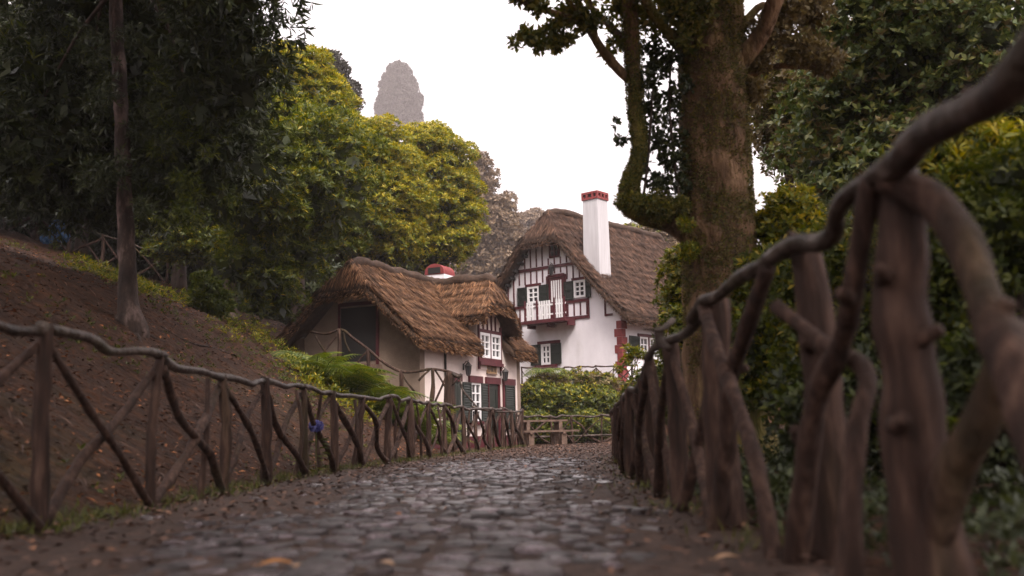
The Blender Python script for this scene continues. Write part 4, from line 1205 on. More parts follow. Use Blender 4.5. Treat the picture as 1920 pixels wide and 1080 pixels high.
for i in range(6):
    c = lobes1[i][0]
    branch('limb', [rel(at(222, 20 - 50 * i, d1_)), (rel(at(222, 20 - 50 * i, d1_)) + rel(c)) / 2 + Vector((0, 0, .3)), rel(c)], [.05, .035, .015], M['dark_bark'], trk, seg=6)
# trees deeper in the wood on the left
deep = [(-20, 200, 36, 190, 220, 470, 'dark wood tree at the far left edge behind the high fence'), (150, 190, 40, 190, 220, 470, 'dark wood tree between the high fence and the pale trunk'),
        (330, 190, 38, 160, 200, 470, 'dark wood tree right behind the pale patched trunk'), (60, 330, 43, 150, 110, 470, 'low dark wood tree above the blue flowers on the slope'),
        (280, 390, 42, 130, 90, 480, 'low dark wood tree in the shade beside the pale trunk')]
deep += [(-60, 420, 46, 150, 90, 480, 'low dark wood tree at the left edge beyond the high fence'), (150, 430, 48, 150, 80, 480, 'low dark wood tree straight behind the high fence'), (420, 480, 46, 120, 110, 480, 'low wood tree behind the slim dark trunk'),
         (560, 540, 48, 120, 110, 480, 'low wood tree behind the left end of the cottage'), (350, 530, 44, 80, 80, 480, 'low wood tree on the crest between the two trunks'), (690, 450, 50, 110, 110, 480, 'wood tree hidden behind the middle domed tree')]
for px, py, d, rx, rz, by, lab in deep:
    c = at(px, py, d)
    tree('wood_tree', gbase(c.x + .3, d), [lobe(px, py, d, rx, rz), lobe(px + rx * .4, py + rz * .45, d, rx * .6, rz * .6), lobe(px - rx * .4, py + rz * .4, d, rx * .6, rz * .6)], .22, M['dark_bark'], lab,
         group='trees of the dark wood on the left', n_clump=110, clump=.9, n_ros=3400, k=5, ln=.33, wd=.35, mat=M['leaf_dark'], limbs=3)
# low leafy plants on the slope under the domed tree
for i, (px, py, w_, h_, lab) in enumerate(((500, 560, 55, 40, 'leafy green shrub on the slope right of the slim dark trunk'), (575, 590, 50, 45, 'yellow green shrub against the left end of the cottage'),
                                        (395, 560, 40, 50, 'leafy shrub on the slope left of the slim dark trunk'), (545, 520, 60, 45, 'tall leafy shrub beneath the hanging crown by the cottage'), (610, 525, 35, 30, 'small yellow green shrub by the thatch corner'))):
    g = ground_hit(px, py + 30); d = g.y
    tree('shrub', g, [lobe(px + random.uniform(-.5, .5) * w_, py + random.uniform(-.5, .5) * h_, d + random.uniform(-.6, .6), w_ * random.uniform(.35, .6), h_ * random.uniform(.35, .6)) for _ in range(5)], .04, M['dark_bark'], lab, cat='shrub', n_clump=26, clump=.2, n_ros=1500, k=5, ln=.13, wd=.36, mat=M['leaf_bright'] if i not in (2, 3) else M['leaf_mid'], young=M['leaf_young'] if i != 2 else None, limbs=3)

# misty background
def far_tree(name, lobes, label, mat, ln, n_ros, clump, n_clump=60, young=None, **k):
    c = lobes[0][0]
    return tree(name, gbase(c[0], c[1]), lobes, .3, M['dark_bark'], label, n_clump=n_clump, clump=clump, n_ros=n_ros, k=4, ln=ln, wd=.45, mat=mat, young=young, limbs=3, **k)
far_tree('misty_conifer', [lobe(748, 205, 470, 46, 70), lobe(747, 165, 470, 33, 42), lobe(745, 138, 470, 17, 20)], 'big rounded conifer fading into the mist above the domed trees', M['leaf_mist'], 1.5, 8500, 2.0, 170, flat=1.4)
far_tree('brown_tree', [lobe(925, 440, 110, 48, 85), lobe(898, 345, 110, 26, 62), lobe(945, 500, 110, 52, 62), lobe(885, 420, 110, 40, 90), lobe(900, 500, 110, 50, 60)], 'tall brownish tree in the mist left of the white house', M['leaf_far'], .48, 9000, 1.1, 150)
far_tree('pale_tree', [lobe(985, 460, 190, 34, 62), lobe(1000, 440, 195, 30, 45)], 'pale olive tree in the mist touching the white house gable', M['leaf_far'], .75, 4500, 1.6, 80)
far_tree('grey_tree', [lobe(616, 145, 75, 30, 48), lobe(640, 190, 75, 30, 40), lobe(596, 190, 75, 40, 60)], 'grey green tree top peeping over the left domed tree', M['leaf_mist'], .34, 5000, .7, 80)
far_tree('pale_tree', [lobe(1225, 455, 70, 62, 26), lobe(1190, 452, 72, 40, 26), lobe(1245, 500, 70, 60, 50)], 'yellowish tree behind the right end of the thatched roof', M['leaf_far'], .34, 4000, .7, 60, young=M['leaf_bright'])
far_tree('hill_tree', [lobe(1010, 520, 230, 80, 90), lobe(1120, 540, 230, 80, 80)], 'misty hillside tree behind the white house', M['leaf_far'], 1.2, 4000, 2.6, 60)

# right side, behind the near fence
tree('brown_leaf_tree', gbase(at(1500, 700, 20).x, 20), [lobe(1470, 190, 20, 72, 110), lobe(1560, 130, 21, 90, 95), lobe(1500, 270, 20, 60, 70)], .17, M['dark_bark'], 'airy brown leaved tree just right of the mossy trunk',
     n_clump=110, clump=.4, n_ros=5000, k=5, ln=.125, wd=.5, mat=M['leaf_brown'], young=M['leaf_oak'], inner_mat=M['leaf_oak'])
tree('glossy_tree', gbase(at(1730, 700, 16).x, 16), [lobe(1700, 140, 16, 190, 200), lobe(1590, 270, 16, 110, 130), lobe(1850, 120, 15, 150, 220), lobe(1700, 330, 15, 140, 110), lobe(1760, -180, 16, 260, 160), lobe(1640, 40, 15.5, 90, 110)], .24, M['dark_bark'],
     'big glossy dark green tree filling the upper right corner', n_clump=300, clump=.45, n_ros=12000, k=5, ln=.125, wd=.5, mat=M['leaf_gloss'], young=M['leaf_brown'], young_frac=.3, inner_mat=M['leaf_dark'])
bushes = [
    ('rhododendron', 1815, 330, 8.2, 100, 75, 'leaf_bright', 'leaf_young', .12, .26, 'yellow green rhododendron above the right end of the near fence', .3),
    ('leafy_bush', 1900, 420, 7.0, 120, 150, 'leaf_mid', None, .075, .45, 'green bush at the right edge behind the thick brace', .25),
    ('leafy_bush', 1800, 560, 7.4, 120, 130, 'leaf_mid', None, .075, .45, 'shaded bush between the big post and the thick brace', .25),
    ('leafy_bush', 1585, 560, 9.5, 110, 150, 'leaf_mid', 'leaf_bright', .085, .45, 'dense bush behind the two nearest left braces of the big post', .3),
    ('leafy_bush', 1480, 620, 11.5, 90, 170, 'leaf_mid', 'leaf_bright', .09, .45, 'tall bush right beside the mossy trunk behind the fence', .3),
    ('leafy_bush', 1660, 760, 7.5, 180, 110, 'leaf_dark', 'leaf_mid', .08, .45, 'low dark bush at the foot of the big post', .25),
    ('leafy_bush', 1870, 760, 6.2, 120, 130, 'leaf_dark', 'leaf_mid', .08, .42, 'low dark bush in the lower right corner', .22),
    ('leafy_bush', 1480, 430, 12.5, 45, 70, 'leaf_bright', 'leaf_young', .09, .45, 'sunny thin bush below the sky gap right of the mossy trunk', .25),
    ('leafy_bush', 1286, 540, 16.5, 22, 75, 'leaf_oak', 'leaf_bright', .10, .45, 'bush clinging left of the mossy trunk before the thatch', .3),
    ('leafy_bush', 1290, 660, 15.5, 30, 80, 'leaf_mid', 'leaf_bright', .10, .45, 'shaded bush behind the fence left of the mossy trunk', .3),
    ('leafy_bush', 1225, 745, 20, 42, 45, 'leaf_mid', 'leaf_bright', .10, .45, 'low bush hanging over the far right fence posts', .3),
    ('bank_shrub', 1010, 752, 39.2, 38, 28, 'leaf_mid', 'leaf_bright', .16, .4, 'yellow green shrub on the bank beside the cottage corner', .4),
    ('bank_shrub', 1062, 760, 39.0, 42, 30, 'leaf_mid', 'leaf_bright', .16, .4, 'yellow green shrub in the middle of the bank behind the end fence', .4),
    ('bank_shrub', 1112, 752, 39.4, 34, 26, 'leaf_mid', 'leaf_bright', .16, .4, 'yellow green shrub on the bank nearest the right fence', .4),
    ('bank_shrub', 1030, 722, 40.2, 34, 16, 'leaf_brown', 'leaf_bright', .15, .4, 'olive creeper on the top of the bank left', .3),
    ('bank_shrub', 1095, 716, 40.2, 60, 14, 'leaf_brown', 'leaf_bright', .15, .4, 'olive creeper on the top of the bank right', .3),
    ('bank_shrub', 1000, 800, 38.2, 30, 24, 'leaf_mid', 'leaf_bright', .14, .4, 'green shrub behind the picnic table', .3),
    ('bank_shrub', 1100, 800, 38.2, 40, 24, 'leaf_mid', 'leaf_bright', .14, .4, 'green shrub low behind the end fence', .3),
]
for nm, px, py, d, rx, rz, m1, m2, ln, wd, lab, cl in bushes:
    c = at(px, py, d)
    area = (rx * d / F_PX) * (rz * d / F_PX)
    n = int(min(4200, max(1200 if cl > .1 else 110, 900 * area / (ln * ln) * .02 * 2.2)))
    tree(nm, gbase(c.x, c.y), [lobe(px, py, d, rx, rz), lobe(px - rx * .45, py + rz * .3, d, rx * .6, rz * .7), lobe(px + rx * .45, py + rz * .25, d, rx * .6, rz * .7)], .035, M['dark_bark'], lab,
         cat='shrub', n_clump=60, clump=cl, n_ros=n, k=5, ln=ln, wd=wd, mat=M[m1], young=M[m2] if m2 else None, inner_mat=M['leaf_dark'], limbs=4)
# backdrop of tall trees far right, hidden feet
for px, py, d, rx, rz, lab in ((1560, 480, 30, 120, 180, 'dim tree far behind the tall bush on the right'), (1720, 420, 26, 190, 260, 'dim tree behind the glossy tree on the right'), (1930, 420, 24, 170, 300, 'dim tree at the right edge behind the bushes')):
    c = at(px, py, d)
    tree('dim_tree', gbase(c.x, d), [lobe(px, py, d, rx, rz), lobe(px, py + rz * .6, d, rx * .9, rz * .6)], .2, M['dark_bark'], lab, n_clump=120, clump=.6, n_ros=3800, k=5, ln=.23, wd=.45, mat=M['leaf_mid'], inner_mat=M['leaf_dark'], limbs=3)

# ------------------------------------------------------------------ the great mossy oak
OD = 12.5
ob = gbase(at(1365, 880, OD).x, OD)
oak = empty('mossy_oak', ob, 0, 'huge mossy trunk with curved limb leaning over the right fence', 'tree')
def orel(px, py, d=OD): return at(px, py, d) - ob
otr = branch('trunk', [Vector((.05, 0, -.4)), orel(1360, 760), orel(1352, 560), orel(1345, 380), orel(1338, 200), orel(1332, 20), orel(1322, -250), orel(1300, -600)], [.66, .50, .455, .45, .425, .41, .36, .25], M['oak_bark'], oak, seg=28, sub=12, lump=.07, freq=3.2)
limb = branch('limb', [orel(1320, 470), orel(1270, 418), orel(1215, 402, 12.4), orel(1180, 380, 12.3), orel(1184, 335, 12.3), orel(1200, 285, 12.3), orel(1192, 200, 12.3), orel(1186, 100, 12.2), orel(1178, -20, 12.0), orel(1150, -200, 11.8)],
              [.15, .17, .165, .14, .115, .10, .098, .10, .098, .07], M['oak_bark'], oak, seg=14, sub=6, lump=.1, freq=4)
for pts, r in (([(1182, 150, 12.3), (1160, 130, 12.2), (1128, 92, 12.1), (1095, 45, 12), (1040, 25, 11.9), (985, 5, 11.8), (940, -25, 11.7)], (.075, .06, .045, .03)),
               ([(1100, 50, 12), (1070, 5, 11.9), (1040, -40, 11.8)], (.045, .03, .025)), ([(1120, 80, 12), (1112, 30, 12.1), (1100, -30, 12.2)], (.03, .02)),
               ([(1185, 100, 12.2), (1150, 55, 12.4), (1110, 15, 12.6), (1075, -30, 12.7)], (.06, .045, .03)), ([(1375, 130, 12.4), (1425, 70, 12.2), (1450, 10, 12), (1470, -60, 11.9)], (.14, .11, .09)),
               ([(1385, 60, 12.6), (1430, 10, 12.6), (1480, 40, 12.7)], (.08, .05, .03)), ([(1390, 150, 12.6), (1450, 125, 12.7), (1510, 125, 12.8), (1560, 120, 12.9)], (.05, .04, .03)),
               ([(1280, 90, 12.3), (1235, 40, 12), (1200, -20, 11.6)], (.1, .07, .05)), ([(1330, -100, 12.5), (1200, -350, 10), (1000, -550, 8)], (.3, .2, .1)), ([(1330, -200, 12.5), (1500, -450, 10.5), (1600, -700, 9)], (.25, .16, .1))):
    branch('branch', [orel(*p) for p in pts], r, M['oak_bark'], limb, seg=8, sub=5, lump=.12)
def spray(cs, n, ln, wd, mat, name, parent, off=ob, flat=.8, k=4):
    C = np.array([tuple(at(px, py, d) - off) for px, py, d, r in cs]); R = np.array([r * d / F_PX for px, py, d, r in cs])
    P, N, _ = blob_shell(C, R, n, flat=flat, inner=.9)
    A = unit(N + RNG.normal(0, .8, P.shape) + np.array([0, 0, -.1]))
    leaf_obj(name, *rosettes(P, A, k, ln, wd, 1.0), mat, parent)
spray([(968, 78, 11.8, 12), (990, 65, 11.8, 16), (1012, 82, 11.8, 16), (1030, 55, 11.9, 16), (1045, 85, 11.9, 14), (1062, 72, 11.9, 12), (1010, 12, 11.8, 18), (1070, 25, 12, 22), (1100, 40, 12, 26), (1050, 40, 11.9, 14), (980, -15, 11.8, 25)], 520, .10, .5, M['leaf_oak'], 'leaf_spray', oak)
spray([(1150, 25, 12.3, 30), (1110, 5, 12.3, 26), (1180, 20, 12.2, 35), (1220, 40, 12.1, 45), (1250, 20, 12.2, 45), (1140, 100, 12.3, 18), (1165, 75, 12.3, 30), (1060, -40, 12, 60), (1200, -60, 12, 90), (1330, -40, 12.0, 70), (1280, 30, 12.0, 40), (1290, 70, 12.0, 30), (1300, 20, 11.95, 40)], 1050, .10, .5, M['leaf_oak'], 'leaf_spray', oak)
spray([(1440, 60, 12.4, 40), (1420, 110, 12.5, 30), (1470, 20, 12.4, 40), (1500, 90, 12.6, 40), (1410, 170, 12.4, 24), (1545, 110, 12.8, 36), (1520, 20, 12.6, 40)], 1500, .09, .5, M['leaf_brown'], 'leaf_spray', oak)
# oak leaves over the path, added unseen above the frame to shade it
path_shade = np.array([(-4, 3, 7.5), (-1, 6, 7), (2.5, 5, 7), (-3, 9, 8), (1, 0, 7), (-5, 7, 8.2), (4, 8, 7.5), (0, -4, 7), (5, 1, 7), (-7, 10, 9.5), (1.8, 10.5, 8), (-6, 14, 10.5), (5.5, 12, 9), (-2.5, 0, 7), (3, -3, 7)], float)
P, N, _ = blob_shell(path_shade, np.full(len(path_shade), 2.5), 7500, flat=.5, inner=.9)
leaf_obj('crown', *rosettes(P - np.array(ob), N + RNG.normal(0, .6, N.shape), 5, .33, .55), M['leaf_oak'], oak)
for c in path_shade:
    q = Vector(c) - ob
    branch('branch', [orel(1330, -200), orel(1330, -200).lerp(q, .5) + Vector((0, 0, .8)), q], [.12, .07, .03], M['oak_bark'], limb, seg=6)
ivy = empty('ivy', ob + Vector((-.4, -.1, 2)), 0, 'dark ivy hanging between the curved limb and the mossy trunk', 'ivy')
io = ivy.location.copy()
spray([(1225, 90, 12.3, 26), (1235, 130, 12.3, 24), (1222, 165, 12.3, 20), (1255, 110, 12.3, 24), (1215, 200, 12.3, 16), (1245, 190, 12.3, 26), (1235, 230, 12.3, 26), (1262, 215, 12.3, 20), (1215, 262, 12.3, 16), (1240, 272, 12.3, 24), (1268, 262, 12.3, 20), (1255, 300, 12.3, 20),
       (1210, 310, 12.3, 14), (1270, 300, 12.2, 22), (1232, 340, 12.3, 20), (1265, 345, 12.2, 26), (1155, 232, 12.3, 9), (1165, 260, 12.3, 8), (1205, 150, 12.2, 16), (1280, 160, 12.15, 20)], 560, .085, .62, M['leaf_dark'], 'leaves', ivy, io)
for pts in ([(1205, 380, 12.3), (1215, 300, 12.25), (1222, 200, 12.25), (1230, 90, 12.3)], [(1275, 380, 12.1), (1262, 280, 12.2), (1255, 180, 12.2), (1262, 80, 12.2)]):
    branch('stem', [at(*p) - io for p in pts], [.02, .012], M['dark_bark'], ivy, seg=5)
ep = empty('limb_moss', ob + Vector((-.8, -.2, 3)), 0, 'olive moss and small plants growing on the elbow of the curved limb', 'moss')
eo = ep.location.copy()
spray([(1172, 378, 12.2, 18), (1195, 385, 12.15, 22), (1220, 385, 12.15, 22), (1250, 395, 12.2, 22), (1275, 385, 12.15, 20), (1175, 350, 12.2, 12), (1235, 370, 12.2, 18)], 1100, .055, .4, M['leaf_oak'], 'leaves', ep, eo)
spray([(1180, 372, 12.2, 14), (1210, 378, 12.15, 14), (1260, 385, 12.15, 14), (1290, 470, 12.0, 20), (1285, 420, 12.0, 16)], 300, .06, .4, M['leaf_bright'], 'leaves', ep, eo)
mp = gbase(at(1180, 700, 20.5).x, 20.5)
ms = empty('maple_sprays', mp, 0, 'yellow green leaf sprays before the red quoins of the white house', 'shrub')
spray([(1160, 692, 20.5, 9), (1170, 676, 20.5, 9), (1182, 664, 20.5, 10), (1194, 657, 20.5, 10), (1203, 664, 20.5, 9), (1176, 652, 20.5, 8), (1188, 680, 20.5, 9)], 130, .10, .4, M['leaf_bright'], 'leaves', ms, mp, flat=.4)
for a in ((1165, 685), (1185, 660), (1200, 662)):
    branch('stem', [(0, 0, -.1), (at(1185, 720, 20.5) - mp), at(*a, 20.5) - mp], [.02, .014, .006], M['dark_bark'], ms, seg=5)
# moss along the curved limb and its fork
lc = catmull([tuple(orel(*p)) for p in ((1240, 412, 12.4), (1190, 390, 12.35), (1180, 370, 12.3), (1184, 335, 12.3), (1200, 285, 12.3), (1192, 200, 12.3), (1186, 100, 12.2), (1178, -20, 12.0))], 40)
k_ = RNG.integers(0, len(lc), 3800); dn = rand_dirs(3800); dn[:, 2] *= .4; dn = unit(dn)
rr_ = np.interp(k_ / len(lc), [0, .2, .35, .5, 1], [.16, .14, .11, .096, .096])
leaf_obj('moss_tufts', *rosettes(lc[k_] + dn * rr_[:, None], dn - np.array([0, 0, .3]), 4, .04, .4), M['leaf_oak'], limb)
# moss plants on the trunk
def on_trunk(n, mat, lo, hi, a0, a1, ln):
    zc = RNG.uniform(lo, hi, n); a = RNG.uniform(a0, a1, n)
    f = np.interp(zc, [.5, 3, 4.5, 6], [.47, .455, .43, .41])
    cx = np.interp(zc, [0, 2, 3.5, 5, 6], [orel(1362, 860).x, orel(1352, 560).x, orel(1345, 380).x, orel(1336, 150).x, orel(1332, 20).x])
    N = np.stack([np.cos(a), np.sin(a), np.zeros(n)], -1)
    P = np.stack([cx, np.zeros(n), zc], -1) + N * (f * .98)[:, None]
    leaf_obj('moss_tufts', *rosettes(P, N + RNG.normal(0, .3, N.shape) - np.array([0, 0, .3]), 4, ln, .4), mat, otr)
on_trunk(3800, M['leaf_oak'], .4, 6.2, -math.pi - .3, .3, .045)
on_trunk(4600, M['leaf_brown'], .4, 6.2, -math.pi - .3, .4, .045)

# ------------------------------------------------------------------ ferns
def frond_mesh(length, seed):
    r = random.Random(seed); n = 17
    P, D, N, L, W = [], [], [], [], []
    arch = r.uniform(.35, .6)
    def pt(t): return Vector((t * length * (1 - .12 * t), 0, length * (arch * t - arch * 1.35 * t * t)))
    for i in range(2, n):
        t = i / n
        p = pt(t); tg_ = (pt(t + .02) - pt(t - .02)).normalized()
        pl = length * .30 * math.sin(math.pi * min(1, .16 + t * .86)) ** .8 * (1.15 - .45 * t)
        for s in (-1, 1):
            d = (Vector((0, s, 0)) + tg_ * .45 + Vector((0, 0, -.22))).normalized()
            up = Vector((0, 0, 1)) + tg_ * -.2
            # the pinna: a row of leaflets along its own midrib
            m = 8
            for j in range(m):
                q = p + d * pl * (j / m)
                fl = pl * .15 * (1 - .6 * j / m)
                for s2 in (-1, 1):
                    sd = (d.cross(up).normalized() * s2 + d * .7).normalized()
                    P.append(q); D.append(sd); N.append(up); L.append(fl); W.append(fl * .5)
            P.append(p); D.append(d); N.append(up); L.append(pl * 1.04); W.append(pl * .10)
    V, F = leaf_geo(np.array(P), np.array(D), np.array(N), np.array(L), np.array(W), .1)
    tv, tf = tube([pt(0), pt(.33), pt(.66), pt(.98)], [.016, .012, .008, .004], 4, 4, 0)
    tv = np.array([tuple(v) for v in tv]); q4 = [f for f in tf if len(f) == 4]
    F = np.vstack([F, np.array(q4) + len(V)]); V = np.vstack([V, tv])
    return np_mesh('frond', V, F, M['fern'])
FR = [frond_mesh(1.0, s) for s in range(5)]
def fern(name, loc, n, ln, label, tilt=(.0, .5), face=None, spreadf=math.pi, group=None, trunk=None):
    f = empty(name, loc, 0, label, 'fern', group)
    z = 0
    if trunk:
        branch('trunk', [Vector((0, 0, -.2)), Vector(trunk) * .5 + Vector((.05, 0, 0)), Vector(trunk)], [.10, .085, .08], M['dark_bark'], f, lump=.2)
    for i in range(n):
        o = link('frond', FR[i % 5], f)
        a = (face + random.uniform(-spreadf, spreadf)) if face is not None else i * 2 * math.pi / n + random.uniform(-.3, .3)
        s = ln * random.uniform(.75, 1.2)
        o.location = trunk if trunk else (random.uniform(-.08, .08), random.uniform(-.08, .08), random.uniform(0, .1))
        o.rotation_euler = (random.uniform(-.35, .35), -random.uniform(*tilt), a)
        o.scale = (s, s, s)
    return f
random.seed(77)
spots_f = [(600, 720, 'bracken clump nearest the left under the cottage window stair'), (640, 745, 'bracken clump left of the middle behind the left fence'), (655, 705, 'high bracken clump right below the loft opening'), (700, 735, 'bracken clump in the middle below the stair railing'),
           (735, 765, 'bracken clump behind the left fence before the stair foot'), (775, 785, 'bracken clump nearest the cottage corner behind the fence'), (690, 775, 'low bracken clump just behind the left fence posts'), (720, 700, 'bracken clump under the sloping stair rail'), (760, 750, 'bracken clump under the foot of the stair rail'), (800, 790, 'bracken sprays at the foot of the mossy post'), (570, 690, 'bracken clump at the left end of the fern bed'), (625, 700, 'bracken clump below the left end of the stair rail'), (670, 755, 'bracken clump low in the middle of the fern bed'), (715, 750, 'bracken clump in the right half of the fern bed'), (750, 780, 'bracken clump low behind the fence near the stair foot')]
for i, (px, py, lab) in enumerate(spots_f):
    g = Vector((at(px, py, 23.5 + i * .35).x, 23.5 + i * .35, 0)); g.z = hz(g.x, g.y)
    fern('bracken', g, 13, 1.6, lab, tilt=(.12, .62), group='bracken on the slope')
tfp = at(1032, 715, 40.0)
fern('tree_fern', gbase(tfp.x, tfp.y), 8, 1.3, 'tree fern with flat green fronds before the white house window', tilt=(-.15, .25), trunk=(-.1, -.2, 1.55))
g = ground_hit(1800, 905, 4.2)
fern('bracken', Vector((at(1800, 760, 6).x, 6.0, hz(at(1800, 760, 6).x, 6) + .35)), 9, .55, 'small fern behind the big post in the lower right', tilt=(0, .5))

# ------------------------------------------------------------------ flowers
def hydrangea(loc, label, mat, r=.14, heads=((0, 0, 0),), stem=.5):
    h = empty('hydrangea', loc, 0, label, 'flower')
    for hx, hy, hz_ in heads:
        c = np.array([hx, hy, stem + hz_])
        d = rand_dirs(110)
        hd = tag(leaf_obj('flower_head', *rosettes(c + d * r * np.array([1, 1, .75]), d, 4, .035 if r < .1 else .07, .9, 1.3), mat, h), kind='stuff')
        branch('stem', [(hx * .3, hy * .3, -.1), (hx * .8, hy * .8, stem * .6), tuple(c)], [.008, .006], M['leaf_mid'], h, seg=5)
    n = 26
    a = RNG.uniform(0, 6.28, n); P = np.stack([.05 * np.cos(a), .05 * np.sin(a), RNG.uniform(.05, stem * .85, n)], -1)
    leaf_obj('leaves', P, np.stack([np.cos(a), np.sin(a), RNG.uniform(-.1, .4, n)], -1), np.tile([0, 0, 1.0], (n, 1)), .16, .09, M['leaf_mid'], h)
p = at(593, 799, 13.6); hydrangea(Vector((p.x, p.y, hz(p.x, p.y))), 'single violet blue hydrangea head behind the left fence', M['flower_blue'], .075, stem=max(.25, p.z - hz(p.x, p.y)))
p = at(100, 466, 36.5); hydrangea(Vector((p.x, p.y, hz(p.x, p.y))), 'sky blue hydrangea bush by the high fence on the left slope', M['flower_sky'], .22, ((0, 0, 0), (-.25, 0, -.3), (.15, 0, .2), (.3, .1, -.25)), stem=.75)

# ------------------------------------------------------------------ ground cover
def scatter(n, fx, fy): return np.stack([fx(n), fy(n)], -1)
# grass along the foot of the left fence and a little on the right
n = 9000
gy_ = 5 + 28 * RNG.random(n) ** 1.1
patch = (np.sin(gy_ * 2.1) + np.sin(gy_ * 5.3 + 1)) > RNG.uniform(-1.3, 1.2, n)
gy_ = gy_[patch]; n = len(gy_)
gx_ = interp(gy_, LEFT_FENCE) + RNG.normal(-.02, .16, n)
nr_ = 1500
ry_ = RNG.uniform(3.2, 19, nr_); rx_ = interp(ry_, RIGHT_FENCE) + RNG.normal(.12, .2, nr_)
keep = np.sin(ry_ * 3) > .1
gy_ = np.concatenate([gy_, ry_[keep]]); gx_ = np.concatenate([gx_, rx_[keep]]); n = len(gx_)
P = np.stack([gx_, gy_, np.maximum(height(gx_, gy_), -.01)], -1)
D = unit(np.stack([RNG.normal(0, .45, n), RNG.normal(0, .45, n), np.ones(n)], -1))
tag(leaf_obj('grass', P, D, rand_dirs(n), RNG.uniform(.05, .13, n), .010, M['grass']), 'short bright grass tufts along the foot of the fences', 'grass', kind='stuff')
# fallen leaves on the slope
n = 38000
y_ = 4 + 36 * RNG.random(n) ** .8; x_ = interp(y_, FOOT) + .25 - 16 * RNG.random(n) ** 1.3 * np.clip(y_ / 18, .35, 1)
P = np.stack([x_, y_, height(x_, y_) + RNG.uniform(.0, .03, n)], -1)
D = rand_dirs(n); D[:, 2] *= .25
N = unit(np.stack([RNG.normal(0, .35, n), RNG.normal(0, .35, n), np.ones(n)], -1))
tag(leaf_obj('fallen_leaves', P, D, N, RNG.uniform(.04, .11, n), RNG.uniform(.015, .04, n), M['litter']), 'brown and orange fallen leaves strewn over the left slope', 'leaves', kind='stuff')
# low green plants in patches on the left slope
n = 16000
y_ = RNG.uniform(6, 37, n); x_ = interp(y_, FOOT) - 14 * RNG.random(n) ** 1.2
keep = ((wob(x_, y_, .62) + .35 * wob(x_, y_, 2.4)) > .34) & (RNG.random(n) < np.clip((y_ - 8) / 14, .12, 1))
x_, y_ = x_[keep], y_[keep]; n = len(x_)
C = np.stack([x_, y_, height(x_, y_) + RNG.uniform(0, .16, n)], -1)
tag(leaf_obj('slope_plants', *rosettes(C, np.tile([0, 0, 1.0], (n, 1)) + RNG.normal(0, .4, (n, 3)), 4, .07, .4), M['leaf_mid']), 'low green plants in patches on the left slope', 'plants', kind='stuff')
# lighter plants where the slope meets the cottage
n = 7000
y_ = RNG.uniform(21, 33, n); x_ = interp(y_, FOOT) - 1.2 - 7 * RNG.random(n)
keep = (wob(x_, y_, .9) + .4 * wob(x_, y_, 2.9)) > .12
x_, y_ = x_[keep], y_[keep]; n = len(x_)
C = np.stack([x_, y_, height(x_, y_) + RNG.uniform(0, .35, n)], -1)
tag(leaf_obj('slope_plants', *rosettes(C, np.tile([0, 0, 1.0], (n, 1)) + RNG.normal(0, .4, (n, 3)), 4, .10, .35), M['leaf_bright']), 'yellow green plants on the slope beside the cottage', 'plants', kind='stuff')
# twigs on the slope
n = 2600
y_ = RNG.uniform(5, 34, n); x_ = interp(y_, FOOT) - 11 * RNG.random(n) ** 1.2
P = np.stack([x_, y_, height(x_, y_) + .02], -1); D = rand_dirs(n); D[:, 2] = .1 * D[:, 2] - .35 * D[:, 0] * 1.2
tag(leaf_obj('twigs', P, D, np.tile([0, 0, 1.0], (n, 1)), RNG.uniform(.2, .55, n), .016, M['path_litter'], droop=0), 'dry twigs scattered over the left slope', 'twigs', kind='stuff')
# dark undergrowth on the ground behind the right fence
n = 14000
y_ = RNG.uniform(2.6, 22, n); x_ = interp(y_, RIGHT_FENCE) + .25 + 6.5 * RNG.random(n) ** 1.2
hh_ = RNG.uniform(0, .38, n) * (.4 + .6 * (wob(x_, y_, 2.2) * .5 + .5))
C = np.stack([x_, y_, height(x_, y_) + hh_], -1)
tag(leaf_obj('undergrowth', *rosettes(C, np.tile([0, 0, 1.0], (n, 1)) + RNG.normal(0, .4, (n, 3)), 4, .075, .4), M['leaf_dark']), 'low dark undergrowth on the ground behind the right fence', 'undergrowth', kind='stuff')
# leaf litter on the path edges and on its far end
n = 15000
y_ = 3.2 + 33 * RNG.random(n) ** .9
cx_ = np.interp(y_, pc[:160, 1], pc[:160, 0])
o_ = RNG.uniform(-2.1, 2.1, n)
keep = (np.abs(o_ - .35) > 1.05 + .3 * RNG.normal(size=n)) | (y_ > 17 + 1.5 * RNG.normal(size=n)) | (RNG.random(n) < .10)
y_, x_ = y_[keep], (cx_ + o_)[keep]; n = len(y_)
P = np.stack([x_, y_, .02 + .014 * wob(x_, y_, 3.1) + RNG.uniform(0, .02, n)], -1)
D = rand_dirs(n); D[:, 2] *= .2
N = unit(np.stack([RNG.normal(0, .3, n), RNG.normal(0, .3, n), np.ones(n)], -1))
tag(leaf_obj('leaf_litter', P, D, N, RNG.uniform(.04, .09, n), RNG.uniform(.015, .04, n), M['path_litter']), 'dull brown leaf litter on the path edges and far end', 'leaves', kind='stuff')
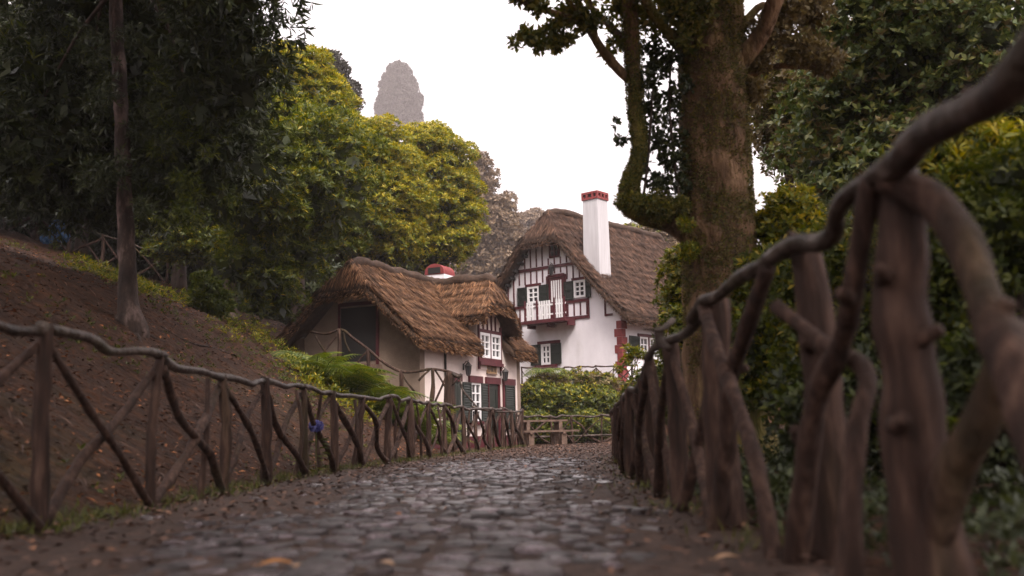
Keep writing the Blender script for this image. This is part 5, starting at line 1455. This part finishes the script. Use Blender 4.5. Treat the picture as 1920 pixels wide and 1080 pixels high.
# a few single leaves close to the camera
def big_leaf(px, py, d, mat, ln, rz_, label):
    p = at(px, py, d); p.z = .045
    mb = MB(); nseg = 7; V, F = [], []
    for i in range(nseg):
        t = i / (nseg - 1); w = .30 * ln * math.sin(math.pi * min(1, t * .92 + .05)) ** .8; z = .10 * ln * math.sin(math.pi * t)
        V += [(t * ln - ln / 2, -w, z + .05 * ln), (t * ln - ln / 2, 0, z), (t * ln - ln / 2, w, z + .07 * ln)]
    for i in range(nseg - 1):
        for j in range(2): F.append((i * 3 + j, i * 3 + j + 1, i * 3 + j + 4, i * 3 + j + 3))
    mb.add(V, F); o = link('fallen_leaf', mb.mesh('fallen_leaf', M[mat], True, fix=False)); o.location = p; o.rotation_euler = (0, 0, rz_)
    branch('stalk', [(-ln / 2, 0, 0), (-ln * .75, .01, .005)], [.002, .0015], M[mat], o, seg=4)
    return tag(o, label, 'leaf', 'single leaves on the cobbles')
big_leaf(518, 1046, 4.0, 'orange_leaf', .12, .3, 'orange fallen leaf on the cobbles at the lower left')
big_leaf(553, 1050, 3.95, 'tan_leaf', .07, 1.9, 'small pale tan leaf touching the orange leaf')
big_leaf(1365, 1052, 3.9, 'tan_leaf', .10, .2, 'pinkish brown leaf on the earth at the lower right')
big_leaf(720, 1052, 3.95, 'tan_leaf', .09, 2.5, 'curled tan leaf on the cobbles in the lower middle')

# ------------------------------------------------------------------ the misty air
mb = MB(); mb.box((-1500, -80, -2.5), (1500, 2600, 190))
hzo = mb.build('haze', None)
hm = bpy.data.materials.new('haze'); hm.use_nodes = True
hn, hl_ = hm.node_tree.nodes, hm.node_tree.links
hn.clear()
ho_ = hn.new('ShaderNodeOutputMaterial'); hv = hn.new('ShaderNodeVolumePrincipled')
hv.inputs['Color'].default_value = (.93, .83, .82, 1)
hv.inputs['Density'].default_value = .0007
hv.inputs['Anisotropy'].default_value = .1
hl_.new(hv.outputs[0], ho_.inputs['Volume'])
hzo.data.materials.append(hm)
tag(hzo, kind='stuff')
